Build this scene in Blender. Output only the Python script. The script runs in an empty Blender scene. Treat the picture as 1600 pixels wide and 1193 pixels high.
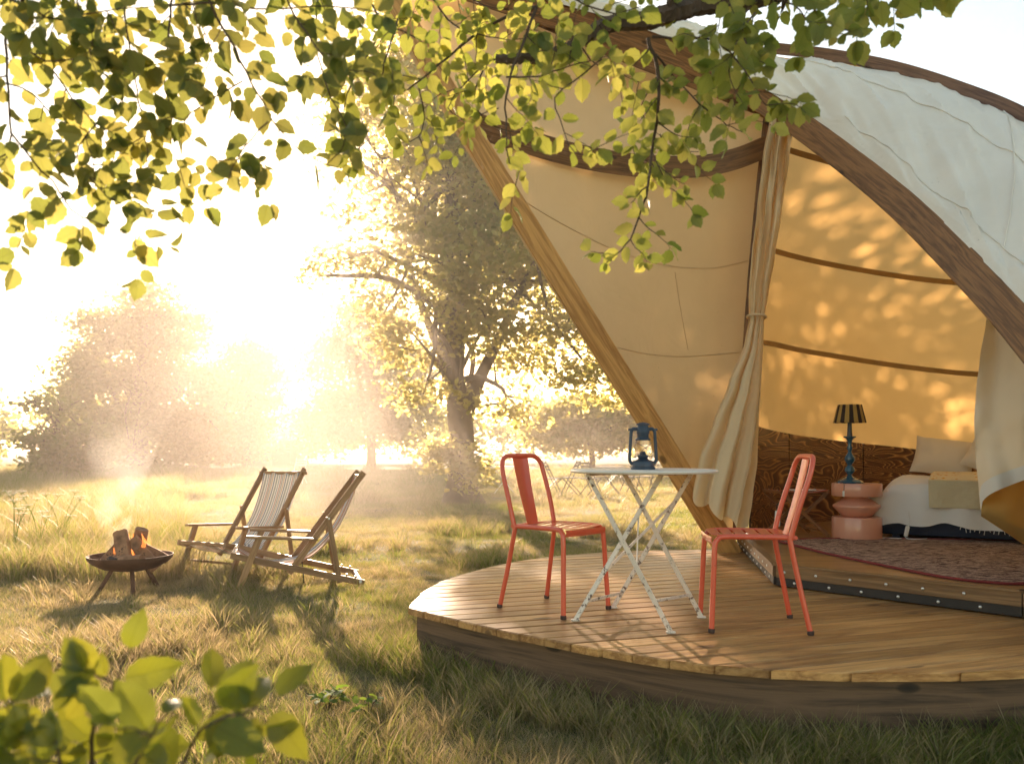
import bpy, bmesh, math, random
import numpy as np
from mathutils import Vector, Matrix, Euler, noise
R = math.radians
S = bpy.context.scene
COL = S.collection
random.seed(7)
RNG = np.random.default_rng(7)

# ------------------------------------------------------------------ camera
FPX, HX, HY = 1260.0, 800.0, 705.0          # focal length and horizon in photograph pixels
CAM_H = 1.10
cam_d = bpy.data.cameras.new('camera')
cam = bpy.data.objects.new('camera', cam_d); COL.objects.link(cam)
cam.location = (0, 0, CAM_H); cam.rotation_euler = (R(90), 0, 0)
cam_d.sensor_width = 36; cam_d.lens = 36 * FPX / 1600; cam_d.shift_y = (HY - 596.5) / 1600
cam_d.clip_start = .05; cam_d.clip_end = 2000
cam_d.dof.use_dof = True; cam_d.dof.focus_distance = 4.6; cam_d.dof.aperture_fstop = 3.4
S.camera = cam
# ------------------------------------------------------------------ light
SUN_AZ, SUN_EL = R(-11.7), R(15.2)
TO_SUN = Vector((math.sin(SUN_AZ) * math.cos(SUN_EL), math.cos(SUN_AZ) * math.cos(SUN_EL), math.sin(SUN_EL)))
W = bpy.data.worlds.new('World'); S.world = W; W.use_nodes = True
wn = W.node_tree; wn.nodes.clear()
sky = wn.nodes.new('ShaderNodeTexSky'); sky.sky_type = 'NISHITA'; sky.sun_disc = False
sky.sun_elevation = SUN_EL; sky.sun_rotation = SUN_AZ; sky.air_density = 1.0; sky.dust_density = .6; sky.ozone_density = 1.0
bg = wn.nodes.new('ShaderNodeBackground'); bg.inputs[1].default_value = .09
wo = wn.nodes.new('ShaderNodeOutputWorld')
wb = wn.nodes.new('ShaderNodeMix'); wb.data_type = 'RGBA'; wb.blend_type = 'MULTIPLY'; wb.inputs[0].default_value = 1; wb.inputs[7].default_value = (1, .835, .63, 1)   # the photograph's warm white balance
wn.links.new(sky.outputs[0], wb.inputs[6]); wn.links.new(wb.outputs[2], bg.inputs[0]); wn.links.new(bg.outputs[0], wo.inputs[0])
sl = bpy.data.lights.new('sun', 'SUN'); sl.energy = 5.0; sl.angle = R(.8); sl.color = (1, .75, .54)
so = bpy.data.objects.new('sun', sl); COL.objects.link(so); so.rotation_euler = TO_SUN.to_track_quat('Z', 'Y').to_euler()
S.view_settings.view_transform = 'Standard'; S.view_settings.look = 'None'; S.view_settings.gamma = 1
S.view_settings.use_curve_mapping = False
S.view_settings.exposure = 2.25
c = S.cycles
c.max_bounces = 9; c.diffuse_bounces = 4; c.glossy_bounces = 3; c.transmission_bounces = 6; c.volume_bounces = 1
c.transparent_max_bounces = 12; c.caustics_reflective = False; c.caustics_refractive = False
c.sample_clamp_indirect = 6; c.use_denoising = True; c.use_adaptive_sampling = True; c.adaptive_threshold = .02
try: c.denoiser = 'OPENIMAGEDENOISE'
except Exception: pass

# ------------------------------------------------------------------ helpers
def P(px, py, Y):                              # a point of the photograph at depth Y metres
    return Vector(((px - HX) / FPX * Y, Y, CAM_H - (py - HY) / FPX * Y))
DECK_Z = .28; FLOOR_Z = .41
def G(px, py, z=0.):                           # a point on the level z
    Y = (CAM_H - z) * FPX / (py - HY); return Vector(((px - HX) / FPX * Y, Y, z))
def tag(o, label=None, cat=None, group=None, kind=None):
    if label: o['label'] = label
    if cat: o['category'] = cat
    if group: o['group'] = group
    if kind: o['kind'] = kind
    return o
def thing(name, label, cat, loc=(0, 0, 0), rz=0, group=None):
    o = bpy.data.objects.new(name, None); COL.objects.link(o); o.location = loc; o.rotation_euler = (0, 0, rz)
    o.empty_display_size = .1
    return tag(o, label, cat, group)
def link(name, me, mat, parent=None, world=False):
    o = bpy.data.objects.new(name, me); COL.objects.link(o)
    if mat is not None:
        mats = mat if isinstance(mat, (list, tuple)) else [mat]
        if len(me.materials) == 0:
            for m in mats: me.materials.append(m)
    if parent is not None:
        o.parent = parent
        if world:
            w = Matrix.Identity(4); q = parent
            while q is not None:
                w = (Matrix.Translation(q.location) @ q.rotation_euler.to_matrix().to_4x4() @ Matrix.Diagonal((*q.scale, 1))) if q.parent is None else w
                if q.parent is None: break
                q = q.parent
            o.matrix_parent_inverse = w.inverted() if parent.parent is None else Matrix.Identity(4)
    return o
def bm_mesh(bm, name='mesh', smooth=True):
    me = bpy.data.meshes.new(name); bm.normal_update(); bm.to_mesh(me); bm.free()
    if smooth:
        me.shade_smooth()
        try: me.set_sharp_from_angle(angle=R(38))
        except Exception: pass
    return me
def ob(name, bm, mat, parent=None, world=False, smooth=True):
    return link(name, bm_mesh(bm, name, smooth), mat, parent, world)
def cat_pts(pts, n):                            # Catmull-Rom through the points
    pts = [Vector(p) for p in pts]
    if len(pts) < 3: return [pts[0].lerp(pts[-1], i / n) for i in range(n + 1)]
    out = []; m = len(pts) - 1
    for i in range(n + 1):
        t = i / n * m; k = min(int(t), m - 1); u = t - k
        p0 = pts[k - 1] if k > 0 else pts[0] * 2 - pts[1]
        p1, p2 = pts[k], pts[k + 1]
        p3 = pts[k + 2] if k + 2 <= m else pts[m] * 2 - pts[m - 1]
        out.append(.5 * ((2 * p1) + (p2 - p0) * u + (2 * p0 - 5 * p1 + 4 * p2 - p3) * u * u + (3 * p1 - p0 - 3 * p2 + p3) * u ** 3))
    return out
def add_tube(bm, pts, r, seg=8, cap=True, closed=False):
    pts = [Vector(p) for p in pts]; n = len(pts)
    rr = [r] * n if not hasattr(r, '__len__') else [r[0] + (r[-1] - r[0]) * i / max(1, n - 1) for i in range(n)] if len(r) != n else r
    rings = []; prev = None
    for i, p in enumerate(pts):
        if closed: d = pts[(i + 1) % n] - pts[i - 1]
        else: d = pts[min(i + 1, n - 1)] - pts[max(i - 1, 0)]
        d = d.normalized() if d.length > 1e-9 else Vector((0, 0, 1))
        if prev is None:
            a = Vector((0, 0, 1)) if abs(d.z) < .9 else Vector((1, 0, 0))
            u = d.cross(a).normalized()
        else:
            u = (prev - d * prev.dot(d)); u = u.normalized() if u.length > 1e-6 else d.orthogonal().normalized()
        prev = u; v = d.cross(u)
        rings.append([bm.verts.new(p + (u * math.cos(k * 2 * math.pi / seg) + v * math.sin(k * 2 * math.pi / seg)) * rr[i]) for k in range(seg)])
    for i in range(n if closed else n - 1):
        a, b = rings[i], rings[(i + 1) % n]
        for k in range(seg): bm.faces.new((a[k], a[(k + 1) % seg], b[(k + 1) % seg], b[k]))
    if cap and not closed:
        bm.faces.new(rings[0][::-1]); bm.faces.new(rings[-1])
def tube(pts, r, seg=8, smooth_n=0):
    bm = bmesh.new(); add_tube(bm, cat_pts(pts, smooth_n) if smooth_n else pts, r, seg); return bm
def add_beam(bm, pts, w, h, up=Vector((0, 0, 1)), bev=.12, ws=None):
    """rectangular section with small chamfers swept along pts; w across, h along up"""
    pts = [Vector(p) for p in pts]; n = len(pts); rings = []; uv = bm.loops.layers.uv.verify()
    ln = [0.]
    for p, q in zip(pts, pts[1:]): ln.append(ln[-1] + (q - p).length)
    ar = [0, w, w + .001, w + h, w + h + .001, 2 * w + h, 2 * w + h + .001, 2 * w + 2 * h, 2 * w + 2 * h + .001]
    for i, p in enumerate(pts):
        d = (pts[min(i + 1, n - 1)] - pts[max(i - 1, 0)]).normalized()
        upv = up[i] if isinstance(up, list) else up
        s = d.cross(upv); s = s.normalized() if s.length > 1e-5 else d.orthogonal().normalized()
        t = s.cross(d).normalized(); sc = ws[i] if ws else 1.
        a, b = w / 2 * sc, h / 2 * sc; c_ = min(a, b) * bev
        prof = [(-a + c_, -b), (a - c_, -b), (a, -b + c_), (a, b - c_), (a - c_, b), (-a + c_, b), (-a, b - c_), (-a, -b + c_)]
        rings.append([bm.verts.new(p + s * x + t * y) for x, y in prof])
    for i in range(n - 1):
        a, b = rings[i], rings[i + 1]
        for k in range(8):
            f = bm.faces.new((a[k], a[(k + 1) % 8], b[(k + 1) % 8], b[k]))
            for l, q in zip(f.loops, ((ln[i], ar[k]), (ln[i], ar[k + 1]), (ln[i + 1], ar[k + 1]), (ln[i + 1], ar[k]))): l[uv].uv = q
    bm.faces.new(rings[0][::-1]); bm.faces.new(rings[-1])
def facing(pts):                                # ups that turn a beam's broad face towards the lawn in front
    out = []; n = len(pts)
    for i, p in enumerate(pts):
        d = (pts[min(i + 1, n - 1)] - pts[max(i - 1, 0)]).normalized(); out.append(d.cross((p - Vector((0, 0, CAM_H))).normalized()).normalized())
    return out
def beam(pts, w, h, up=Vector((0, 0, 1)), n=0, ws=None):
    bm = bmesh.new(); add_beam(bm, cat_pts(pts, n) if n else pts, w, h, up, ws=ws); return bm
def add_box(bm, c, s, rot=None, bev=0.):
    m = Matrix.Translation(c) @ (rot.to_matrix().to_4x4() if rot else Matrix.Identity(4)) @ Matrix.Diagonal((s[0], s[1], s[2], 1))
    g = bmesh.ops.create_cube(bm, size=1, matrix=m)
    if bev:
        e = list({e for v in g['verts'] for e in v.link_edges})
        bmesh.ops.bevel(bm, geom=e, offset=bev, segments=2, affect='EDGES', profile=.5)
def box(c, s, rot=None, bev=0.):
    bm = bmesh.new(); add_box(bm, c, s, rot, bev); return bm
def add_lathe(bm, prof, seg=24, c=(0, 0, 0), cap=True):
    c = Vector(c); rings = []
    for r, z in prof: rings.append([bm.verts.new(c + Vector((r * math.cos(k * 2 * math.pi / seg), r * math.sin(k * 2 * math.pi / seg), z))) for k in range(seg)])
    for a, b in zip(rings, rings[1:]):
        for k in range(seg): bm.faces.new((a[k], a[(k + 1) % seg], b[(k + 1) % seg], b[k]))
    if cap:
        if prof[0][0] > 1e-5: bm.faces.new(rings[0][::-1])
        if prof[-1][0] > 1e-5: bm.faces.new(rings[-1])
def lathe(prof, seg=24, c=(0, 0, 0), cap=True):
    bm = bmesh.new(); add_lathe(bm, prof, seg, c, cap); return bm
def surf(f, nu, nv, thick=0.):
    """a grid f(u,v); with UVs; thick gives it a second skin"""
    bm = bmesh.new(); uv = bm.loops.layers.uv.new('UVMap')
    V = [[bm.verts.new(f(i / nu, j / nv)) for j in range(nv + 1)] for i in range(nu + 1)]
    for i in range(nu):
        for j in range(nv):
            fc = bm.faces.new((V[i][j], V[i + 1][j], V[i + 1][j + 1], V[i][j + 1]))
            for l, (a, b) in zip(fc.loops, ((i, j), (i + 1, j), (i + 1, j + 1), (i, j + 1))): l[uv].uv = (a / nu, b / nv)
    if thick:
        bm.normal_update()
        bmesh.ops.solidify(bm, geom=bm.faces[:], thickness=thick)
    return bm
def coons(c0, c1, d0, d1, off=None):
    """patch from four boundary functions: c0(u) at v=0, c1(u) at v=1, d0(v) at u=0, d1(v) at u=1"""
    p00, p10, p01, p11 = c0(0), c0(1), c1(0), c1(1)
    def f(u, v):
        p = c0(u) * (1 - v) + c1(u) * v + d0(v) * (1 - u) + d1(v) * u - (p00 * (1 - u) * (1 - v) + p10 * u * (1 - v) + p01 * (1 - u) * v + p11 * u * v)
        return off(u, v, p) if off else p
    return f
def curve(pts):
    smp = cat_pts(pts, 200)
    def f(t):
        x = max(0., min(1., t)) * 200; k = min(int(x), 199); return smp[k].lerp(smp[k + 1], x - k)
    return f
def np_mesh(name, verts, faces_flat, loop_total, uvs=None):
    me = bpy.data.meshes.new(name)
    me.vertices.add(len(verts)); me.vertices.foreach_set('co', np.asarray(verts, np.float32).ravel())
    me.loops.add(len(faces_flat)); me.loops.foreach_set('vertex_index', np.asarray(faces_flat, np.int32))
    lt = np.asarray(loop_total, np.int32); me.polygons.add(len(lt))
    me.polygons.foreach_set('loop_start', np.concatenate([[0], np.cumsum(lt)[:-1]]).astype(np.int32))
    if uvs is not None:
        l = me.uv_layers.new(name='UVMap'); l.data.foreach_set('uv', np.asarray(uvs, np.float32).ravel())
    me.update(calc_edges=True); me.validate()
    return me

# ------------------------------------------------------------------ materials
def new_mat(name):
    m = bpy.data.materials.new(name); m.use_nodes = True; nt = m.node_tree; nt.nodes.clear()
    return m, nt
def N(nt, t, **k):
    n = nt.nodes.new(t)
    for a, b in k.items():
        if a.startswith('i_'):
            key = a[2:]; key = int(key) if key.isdigit() else key.replace('_', ' ')
            n.inputs[key].default_value = b
        else: setattr(n, a, b)
    return n
def ramp(nt, stops, interp='LINEAR'):
    r = nt.nodes.new('ShaderNodeValToRGB'); cr = r.color_ramp; cr.interpolation = interp
    while len(cr.elements) > 1: cr.elements.remove(cr.elements[-1])
    cr.elements[0].position = stops[0][0]; cr.elements[0].color = (*stops[0][1], 1)
    for p, cl in stops[1:]:
        e = cr.elements.new(p); e.color = (*cl, 1)
    return r
def coords(nt, kind='Object', scale=(1, 1, 1), rand=False, rot=(0, 0, 0)):
    tc = N(nt, 'ShaderNodeTexCoord'); mp = N(nt, 'ShaderNodeMapping'); mp.inputs['Scale'].default_value = scale
    mp.inputs['Rotation'].default_value = rot
    nt.links.new(tc.outputs[kind], mp.inputs[0])
    if rand:
        oi = N(nt, 'ShaderNodeObjectInfo'); mu = N(nt, 'ShaderNodeMath', operation='MULTIPLY'); mu.inputs[1].default_value = 37.
        nt.links.new(oi.outputs['Random'], mu.inputs[0]); nt.links.new(mu.outputs[0], mp.inputs['Location'])
    return mp.outputs[0]
def simple(name, col, rough=.6, metal=0., var=.12, scale=8., bump=.1, bscale=60., rand=False, spec=.5, coat=0., trans=0., transcol=None, dirt=None, dscale=3.):
    """principled with colour variation, fine bump, optional stains and translucency"""
    m, nt = new_mat(name); L = nt.links.new
    co = coords(nt, 'Object', rand=rand)
    n1 = N(nt, 'ShaderNodeTexNoise', i_Scale=scale, i_Detail=6.); L(co, n1.inputs['Vector'])
    c0 = tuple(max(0, x * (1 - var)) for x in col); c1 = tuple(min(1, x * (1 + var)) for x in col)
    rp = ramp(nt, [(.3, c0), (.7, c1)]); L(n1.outputs['Fac'], rp.inputs[0]); out = rp.outputs[0]
    if dirt:
        n3 = N(nt, 'ShaderNodeTexNoise', i_Scale=dscale, i_Detail=8., i_Roughness=.7); L(co, n3.inputs['Vector'])
        r3 = ramp(nt, [(dirt[1], (0, 0, 0)), (dirt[1] + .06, (1, 1, 1))]); L(n3.outputs['Fac'], r3.inputs[0])
        mx = N(nt, 'ShaderNodeMix', data_type='RGBA'); L(r3.outputs[0], mx.inputs[0]); L(out, mx.inputs[6]); mx.inputs[7].default_value = (*dirt[0], 1); out = mx.outputs[2]
    b = N(nt, 'ShaderNodeBsdfPrincipled'); L(out, b.inputs['Base Color'])
    b.inputs['Roughness'].default_value = rough; b.inputs['Metallic'].default_value = metal
    b.inputs['Specular IOR Level'].default_value = spec; b.inputs['Coat Weight'].default_value = coat
    if bump:
        n2 = N(nt, 'ShaderNodeTexNoise', i_Scale=bscale, i_Detail=4.); L(co, n2.inputs['Vector'])
        bp = N(nt, 'ShaderNodeBump', i_Strength=bump, i_Distance=.01); L(n2.outputs['Fac'], bp.inputs['Height']); L(bp.outputs[0], b.inputs['Normal'])
    o = N(nt, 'ShaderNodeOutputMaterial'); res = b.outputs[0]
    if trans:
        tr = N(nt, 'ShaderNodeBsdfTranslucent'); tr.inputs[0].default_value = (*(transcol or col), 1)
        ms = N(nt, 'ShaderNodeMixShader'); ms.inputs[0].default_value = trans
        L(res, ms.inputs[1]); L(tr.outputs[0], ms.inputs[2]); res = ms.outputs[0]
    L(res, o.inputs[0]); return m
def wood(name, ca, cb, axis=0, scale=1., rough=.55, knots=True, rand=True, bump=.25, ring=9., coat=0., kind='Object'):
    """grain that runs along one object axis"""
    m, nt = new_mat(name); L = nt.links.new
    sc = [14 * scale] * 3; sc[axis] = .9 * scale
    co = coords(nt, kind, tuple(sc), rand)
    n1 = N(nt, 'ShaderNodeTexNoise', i_Scale=1., i_Detail=5., i_Roughness=.6, i_Distortion=.4); L(co, n1.inputs['Vector'])
    mu = N(nt, 'ShaderNodeMath', operation='MULTIPLY'); mu.inputs[1].default_value = ring; L(n1.outputs['Fac'], mu.inputs[0])
    fr = N(nt, 'ShaderNodeMath', operation='PINGPONG'); fr.inputs[1].default_value = 1.; L(mu.outputs[0], fr.inputs[0])
    sc2 = [90 * scale] * 3; sc2[axis] = 3 * scale
    co2 = coords(nt, kind, tuple(sc2), rand); n2 = N(nt, 'ShaderNodeTexNoise', i_Scale=1., i_Detail=3.); L(co2, n2.inputs['Vector'])
    ad = N(nt, 'ShaderNodeMath', operation='MULTIPLY_ADD'); L(n2.outputs['Fac'], ad.inputs[0]); ad.inputs[1].default_value = .55
    m3 = N(nt, 'ShaderNodeMath', operation='MULTIPLY'); m3.inputs[1].default_value = .6; L(fr.outputs[0], m3.inputs[0]); L(m3.outputs[0], ad.inputs[2])
    rp = ramp(nt, [(.15, ca), (.85, cb)]); L(ad.outputs[0], rp.inputs[0]); out = rp.outputs[0]
    oi = N(nt, 'ShaderNodeObjectInfo'); hs = N(nt, 'ShaderNodeHueSaturation')
    mr = N(nt, 'ShaderNodeMapRange'); mr.inputs['To Min'].default_value = .72; mr.inputs['To Max'].default_value = 1.22
    if rand: L(oi.outputs['Random'], mr.inputs[0]); L(mr.outputs[0], hs.inputs['Value'])
    L(out, hs.inputs['Color']); out = hs.outputs[0]
    if knots:
        sk = [9 * scale] * 3; sk[axis] = 4 * scale
        co3 = coords(nt, kind, tuple(sk), rand); vo = N(nt, 'ShaderNodeTexVoronoi', i_Scale=.55); L(co3, vo.inputs['Vector'])
        rk = ramp(nt, [(.0, (1, 1, 1)), (.09, (.75, .75, .75)), (.13, (0, 0, 0))]); L(vo.outputs['Distance'], rk.inputs[0])
        mx = N(nt, 'ShaderNodeMix', data_type='RGBA'); L(rk.outputs[0], mx.inputs[0]); L(out, mx.inputs[6]); mx.inputs[7].default_value = (*[x * .35 for x in ca], 1); out = mx.outputs[2]
    b = N(nt, 'ShaderNodeBsdfPrincipled'); L(out, b.inputs['Base Color']); b.inputs['Roughness'].default_value = rough; b.inputs['Coat Weight'].default_value = coat
    b.inputs['Coat Roughness'].default_value = .25
    bp = N(nt, 'ShaderNodeBump', i_Strength=bump, i_Distance=.003); L(ad.outputs[0], bp.inputs['Height']); L(bp.outputs[0], b.inputs['Normal'])
    o = N(nt, 'ShaderNodeOutputMaterial'); L(b.outputs[0], o.inputs[0]); return m
def canvas_mat(name, col, tcol, tfac, var=.06, specks=True):
    m, nt = new_mat(name); L = nt.links.new
    co = coords(nt, 'Object'); n1 = N(nt, 'ShaderNodeTexNoise', i_Scale=1.6, i_Detail=6., i_Roughness=.6); L(co, n1.inputs['Vector'])
    rp = ramp(nt, [(.3, tuple(x * (1 - var) for x in col)), (.7, tuple(min(1, x * (1 + var)) for x in col))]); L(n1.outputs['Fac'], rp.inputs[0]); out = rp.outputs[0]
    if specks:
        vo = N(nt, 'ShaderNodeTexVoronoi', i_Scale=9.); L(co, vo.inputs['Vector'])
        rk = ramp(nt, [(.0, (1, 1, 1)), (.035, (.6, .6, .6)), (.05, (0, 0, 0))]); L(vo.outputs['Distance'], rk.inputs[0])
        mx = N(nt, 'ShaderNodeMix', data_type='RGBA'); L(rk.outputs[0], mx.inputs[0]); L(out, mx.inputs[6]); mx.inputs[7].default_value = (*[x * .5 for x in col], 1); out = mx.outputs[2]
    b = N(nt, 'ShaderNodeBsdfPrincipled'); L(out, b.inputs['Base Color']); b.inputs['Roughness'].default_value = .85; b.inputs['Specular IOR Level'].default_value = .2
    n4 = N(nt, 'ShaderNodeTexNoise', i_Scale=2.3, i_Detail=3., i_Distortion=1.2); L(co, n4.inputs['Vector'])
    n5 = N(nt, 'ShaderNodeTexNoise', i_Scale=420., i_Detail=2.); L(co, n5.inputs['Vector'])
    b1 = N(nt, 'ShaderNodeBump', i_Strength=.35, i_Distance=.05); L(n4.outputs['Fac'], b1.inputs['Height'])
    b2 = N(nt, 'ShaderNodeBump', i_Strength=.25, i_Distance=.001); L(n5.outputs['Fac'], b2.inputs['Height']); L(b1.outputs[0], b2.inputs['Normal']); L(b2.outputs[0], b.inputs['Normal'])
    mt = N(nt, 'ShaderNodeMix', data_type='RGBA', blend_type='MULTIPLY'); mt.inputs[0].default_value = .5; mt.inputs[6].default_value = (*tcol, 1); L(out, mt.inputs[7])
    tr = N(nt, 'ShaderNodeBsdfTranslucent'); L(mt.outputs[2], tr.inputs[0])
    ms = N(nt, 'ShaderNodeMixShader'); ms.inputs[0].default_value = tfac; L(b.outputs[0], ms.inputs[1]); L(tr.outputs[0], ms.inputs[2])
    o = N(nt, 'ShaderNodeOutputMaterial'); L(ms.outputs[0], o.inputs[0]); return m
def leaf_mat(name, ca, cb, ta, tb, trans=.5, veins=True, world=False, rough=.45):
    m, nt = new_mat(name); L = nt.links.new
    oi = N(nt, 'ShaderNodeObjectInfo'); ge = N(nt, 'ShaderNodeNewGeometry')
    fac = ge.outputs['Random Per Island'] if world else oi.outputs['Random']
    r1 = ramp(nt, [(0, ca), (1, cb)]); r2 = ramp(nt, [(0, ta), (1, tb)]); L(fac, r1.inputs[0]); L(fac, r2.inputs[0])
    c1, c2 = r1.outputs[0], r2.outputs[0]
    b = N(nt, 'ShaderNodeBsdfPrincipled'); b.inputs['Roughness'].default_value = rough
    if veins:
        tc = N(nt, 'ShaderNodeTexCoord'); sx = N(nt, 'ShaderNodeSeparateXYZ'); L(tc.outputs['UV'], sx.inputs[0])
        a = N(nt, 'ShaderNodeMath', operation='SUBTRACT'); L(sx.outputs[0], a.inputs[0]); a.inputs[1].default_value = .5
        ab = N(nt, 'ShaderNodeMath', operation='ABSOLUTE'); L(a.outputs[0], ab.inputs[0])
        k = N(nt, 'ShaderNodeMath', operation='MULTIPLY_ADD'); L(ab.outputs[0], k.inputs[0]); k.inputs[1].default_value = -.9; L(sx.outputs[1], k.inputs[2])
        k2 = N(nt, 'ShaderNodeMath', operation='MULTIPLY'); L(k.outputs[0], k2.inputs[0]); k2.inputs[1].default_value = 8.
        fr = N(nt, 'ShaderNodeMath', operation='FRACT'); L(k2.outputs[0], fr.inputs[0])
        rv = ramp(nt, [(0, (1, 1, 1)), (.09, (0, 0, 0)), (.93, (0, 0, 0)), (1, (1, 1, 1))]); L(fr.outputs[0], rv.inputs[0])
        rm = ramp(nt, [(0, (1, 1, 1)), (.03, (0, 0, 0))]); L(ab.outputs[0], rm.inputs[0])
        mm = N(nt, 'ShaderNodeMath', operation='MAXIMUM'); L(rv.outputs[0], mm.inputs[0]); L(rm.outputs[0], mm.inputs[1])
        ml = N(nt, 'ShaderNodeMath', operation='MULTIPLY'); L(mm.outputs[0], ml.inputs[0]); ml.inputs[1].default_value = .45
        for idx, src in ((1, c1), (2, c2)):
            mx = N(nt, 'ShaderNodeMix', data_type='RGBA', blend_type='MULTIPLY'); L(ml.outputs[0], mx.inputs[0]); L(src, mx.inputs[6]); mx.inputs[7].default_value = (.6, .62, .4, 1)
            if idx == 1: c1 = mx.outputs[2]
            else: c2 = mx.outputs[2]
        bp = N(nt, 'ShaderNodeBump', i_Strength=.4, i_Distance=.002, invert=True); L(mm.outputs[0], bp.inputs['Height']); L(bp.outputs[0], b.inputs['Normal'])
    L(c1, b.inputs['Base Color'])
    tr = N(nt, 'ShaderNodeBsdfTranslucent'); L(c2, tr.inputs[0])
    ms = N(nt, 'ShaderNodeMixShader'); ms.inputs[0].default_value = trans; L(b.outputs[0], ms.inputs[1]); L(tr.outputs[0], ms.inputs[2])
    o = N(nt, 'ShaderNodeOutputMaterial'); L(ms.outputs[0], o.inputs[0]); return m
# ------------------------------------------------------------------ the materials of the place
M = {}
M['beam'] = wood('honey laminated beam', (.33, .15, .04), (.62, .34, .11), 0, 1.2, .5, kind='UV', bump=.2)
M['beam_dark'] = wood('weathered brown beam', (.085, .037, .012), (.25, .118, .040), 0, 1.3, .55, kind='UV', ring=12)
M['ridge'] = wood('reddish ridge beam', (.09, .04, .022), (.21, .105, .055), 0, 1.2, .5, kind='UV')
M['plank'] = wood('pine deck board', (.27, .115, .032), (.58, .315, .11), 0, 1., .46, ring=8, bump=.35)
M['fascia'] = wood('dark stained fascia', (.03, .017, .009), (.15, .085, .045), 0, 1.1, .7, kind='UV', rand=False, ring=6)
M['floor'] = wood('varnished floor board', (.20, .095, .03), (.36, .19, .07), 0, .8, .35, rand=False, ring=5, coat=.3)
M['edge'] = wood('edge board', (.12, .06, .024), (.27, .15, .062), 0, 1., .5, kind='UV', rand=False)
M['chairwood'] = wood('oiled beech slat', (.23, .11, .042), (.42, .235, .10), 0, 1.4, .45, kind='UV', knots=False)
M['stoolwood'] = wood('red brown stool leg', (.13, .05, .02), (.27, .12, .045), 0, 1.4, .4, kind='UV', knots=False)
M['strip'] = simple('blackened steel strip', (.030, .025, .023), .6, .15, .2, 12, .15, 200)
M['bolt'] = simple('zinc bolt', (.75, .74, .72), .3, .9, .05, 8, 0)
M['canopy'] = canvas_mat('cream canopy canvas', (.62, .49, .31), (.80, .56, .27), .38)
M['inner'] = canvas_mat('ochre backlit canvas', (.66, .52, .32), (.92, .62, .26), .60)
M['roof'] = canvas_mat('off white roof canvas', (.80, .75, .675), (.5, .45, .36), .04)
M['curtain'] = canvas_mat('cream cotton curtain', (.76, .66, .45), (.95, .72, .36), .40, specks=False)
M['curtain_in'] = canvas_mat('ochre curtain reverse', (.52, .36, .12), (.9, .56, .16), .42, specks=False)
M['curtain_r'] = canvas_mat('pale cream cotton curtain', (.82, .74, .58), (.9, .72, .42), .28, specks=False)
M['hem'] = canvas_mat('white hem tape', (.78, .76, .72), (.8, .75, .6), .2, specks=False)
M['strap'] = simple('ochre seam tape', (.33, .20, .07), .8, var=.1)
M['coral'] = simple('coral red enamel', (.68, .105, .05), .32, var=.06, scale=5, bump=.05, bscale=300, coat=.35, dirt=((.36, .045, .022), .64), dscale=26)
M['rubber'] = simple('dark rubber foot', (.06, .035, .03), .7)
M['tablewhite'] = simple('chipped white enamel', (.76, .67, .585), .4, var=.08, scale=10, bump=.08, dirt=((.13, .07, .045), .55), dscale=28)
M['tabletop'] = simple('white enamel tabletop', (.76, .70, .63), .35, var=.05, dirt=((.35, .22, .15), .66), dscale=14)
M['lantern'] = simple('slate blue lantern enamel', (.026, .045, .075), .4, .1, .25, 30, .12, 120, dirt=((.16, .17, .18), .68), dscale=40)
M['wire'] = simple('steel wire', (.16, .15, .14), .35, .9)
def glass_mat():
    m, nt = new_mat('clear glass'); g = N(nt, 'ShaderNodeBsdfGlass', i_Roughness=.01, i_IOR=1.15); g.inputs[0].default_value = (.97, .98, .97, 1)
    t = N(nt, 'ShaderNodeBsdfTransparent'); ms = N(nt, 'ShaderNodeMixShader'); ms.inputs[0].default_value = .55
    o = N(nt, 'ShaderNodeOutputMaterial'); nt.links.new(g.outputs[0], ms.inputs[1]); nt.links.new(t.outputs[0], ms.inputs[2]); nt.links.new(ms.outputs[0], o.inputs[0]); return m
M['glass'] = glass_mat()
M['pink'] = simple('salmon lacquer', (.66, .30, .20), .3, var=.03, bump=.03, coat=.4)
M['lampblue'] = simple('petrol blue lacquer', (.012, .075, .13), .22, var=.1, bump=.02, coat=.6)
M['lampdark'] = simple('dark lamp neck', (.02, .03, .04), .3, var=.1)
M['linen'] = simple('white crumpled linen', (.80, .78, .76), .85, var=.04, scale=4, bump=.5, bscale=14, trans=.1)
M['pillow'] = simple('oatmeal pillow linen', (.70, .64, .55), .85, var=.04, scale=4, bump=.35, bscale=18)
M['green_cloth'] = simple('sage green cushion', (.16, .19, .09), .85, bump=.3)
M['navy'] = simple('navy bed base', (.010, .018, .045), .8)
M['whiteplastic'] = simple('white plastic', (.72, .70, .67), .35, var=.03, bump=0)
M['log'] = simple('charred split log', (.30, .15, .075), .85, var=.5, scale=14, bump=.9, bscale=30, dirt=((.03, .02, .016), .57), dscale=9)
M['bowl'] = simple('rusty iron bowl', (.13, .062, .034), .75, .4, .35, 9, .35, 40)
M['bark'] = simple('grey brown bark', (.13, .085, .055), .9, var=.35, scale=4, bump=1., bscale=9)
M['twig'] = simple('brown twig bark', (.075, .047, .03), .8, var=.3, scale=30, bump=.6, bscale=90)
M['barnwall'] = simple('barn boards', (.25, .17, .11), .9)
M['barnroof'] = simple('pale sheet roof', (.62, .60, .57), .5)
M['darkmetal'] = simple('dark grey metal', (.09, .08, .075), .5, .5)
M['whitepaint'] = simple('white painted wood', (.75, .73, .70), .6)
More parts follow.
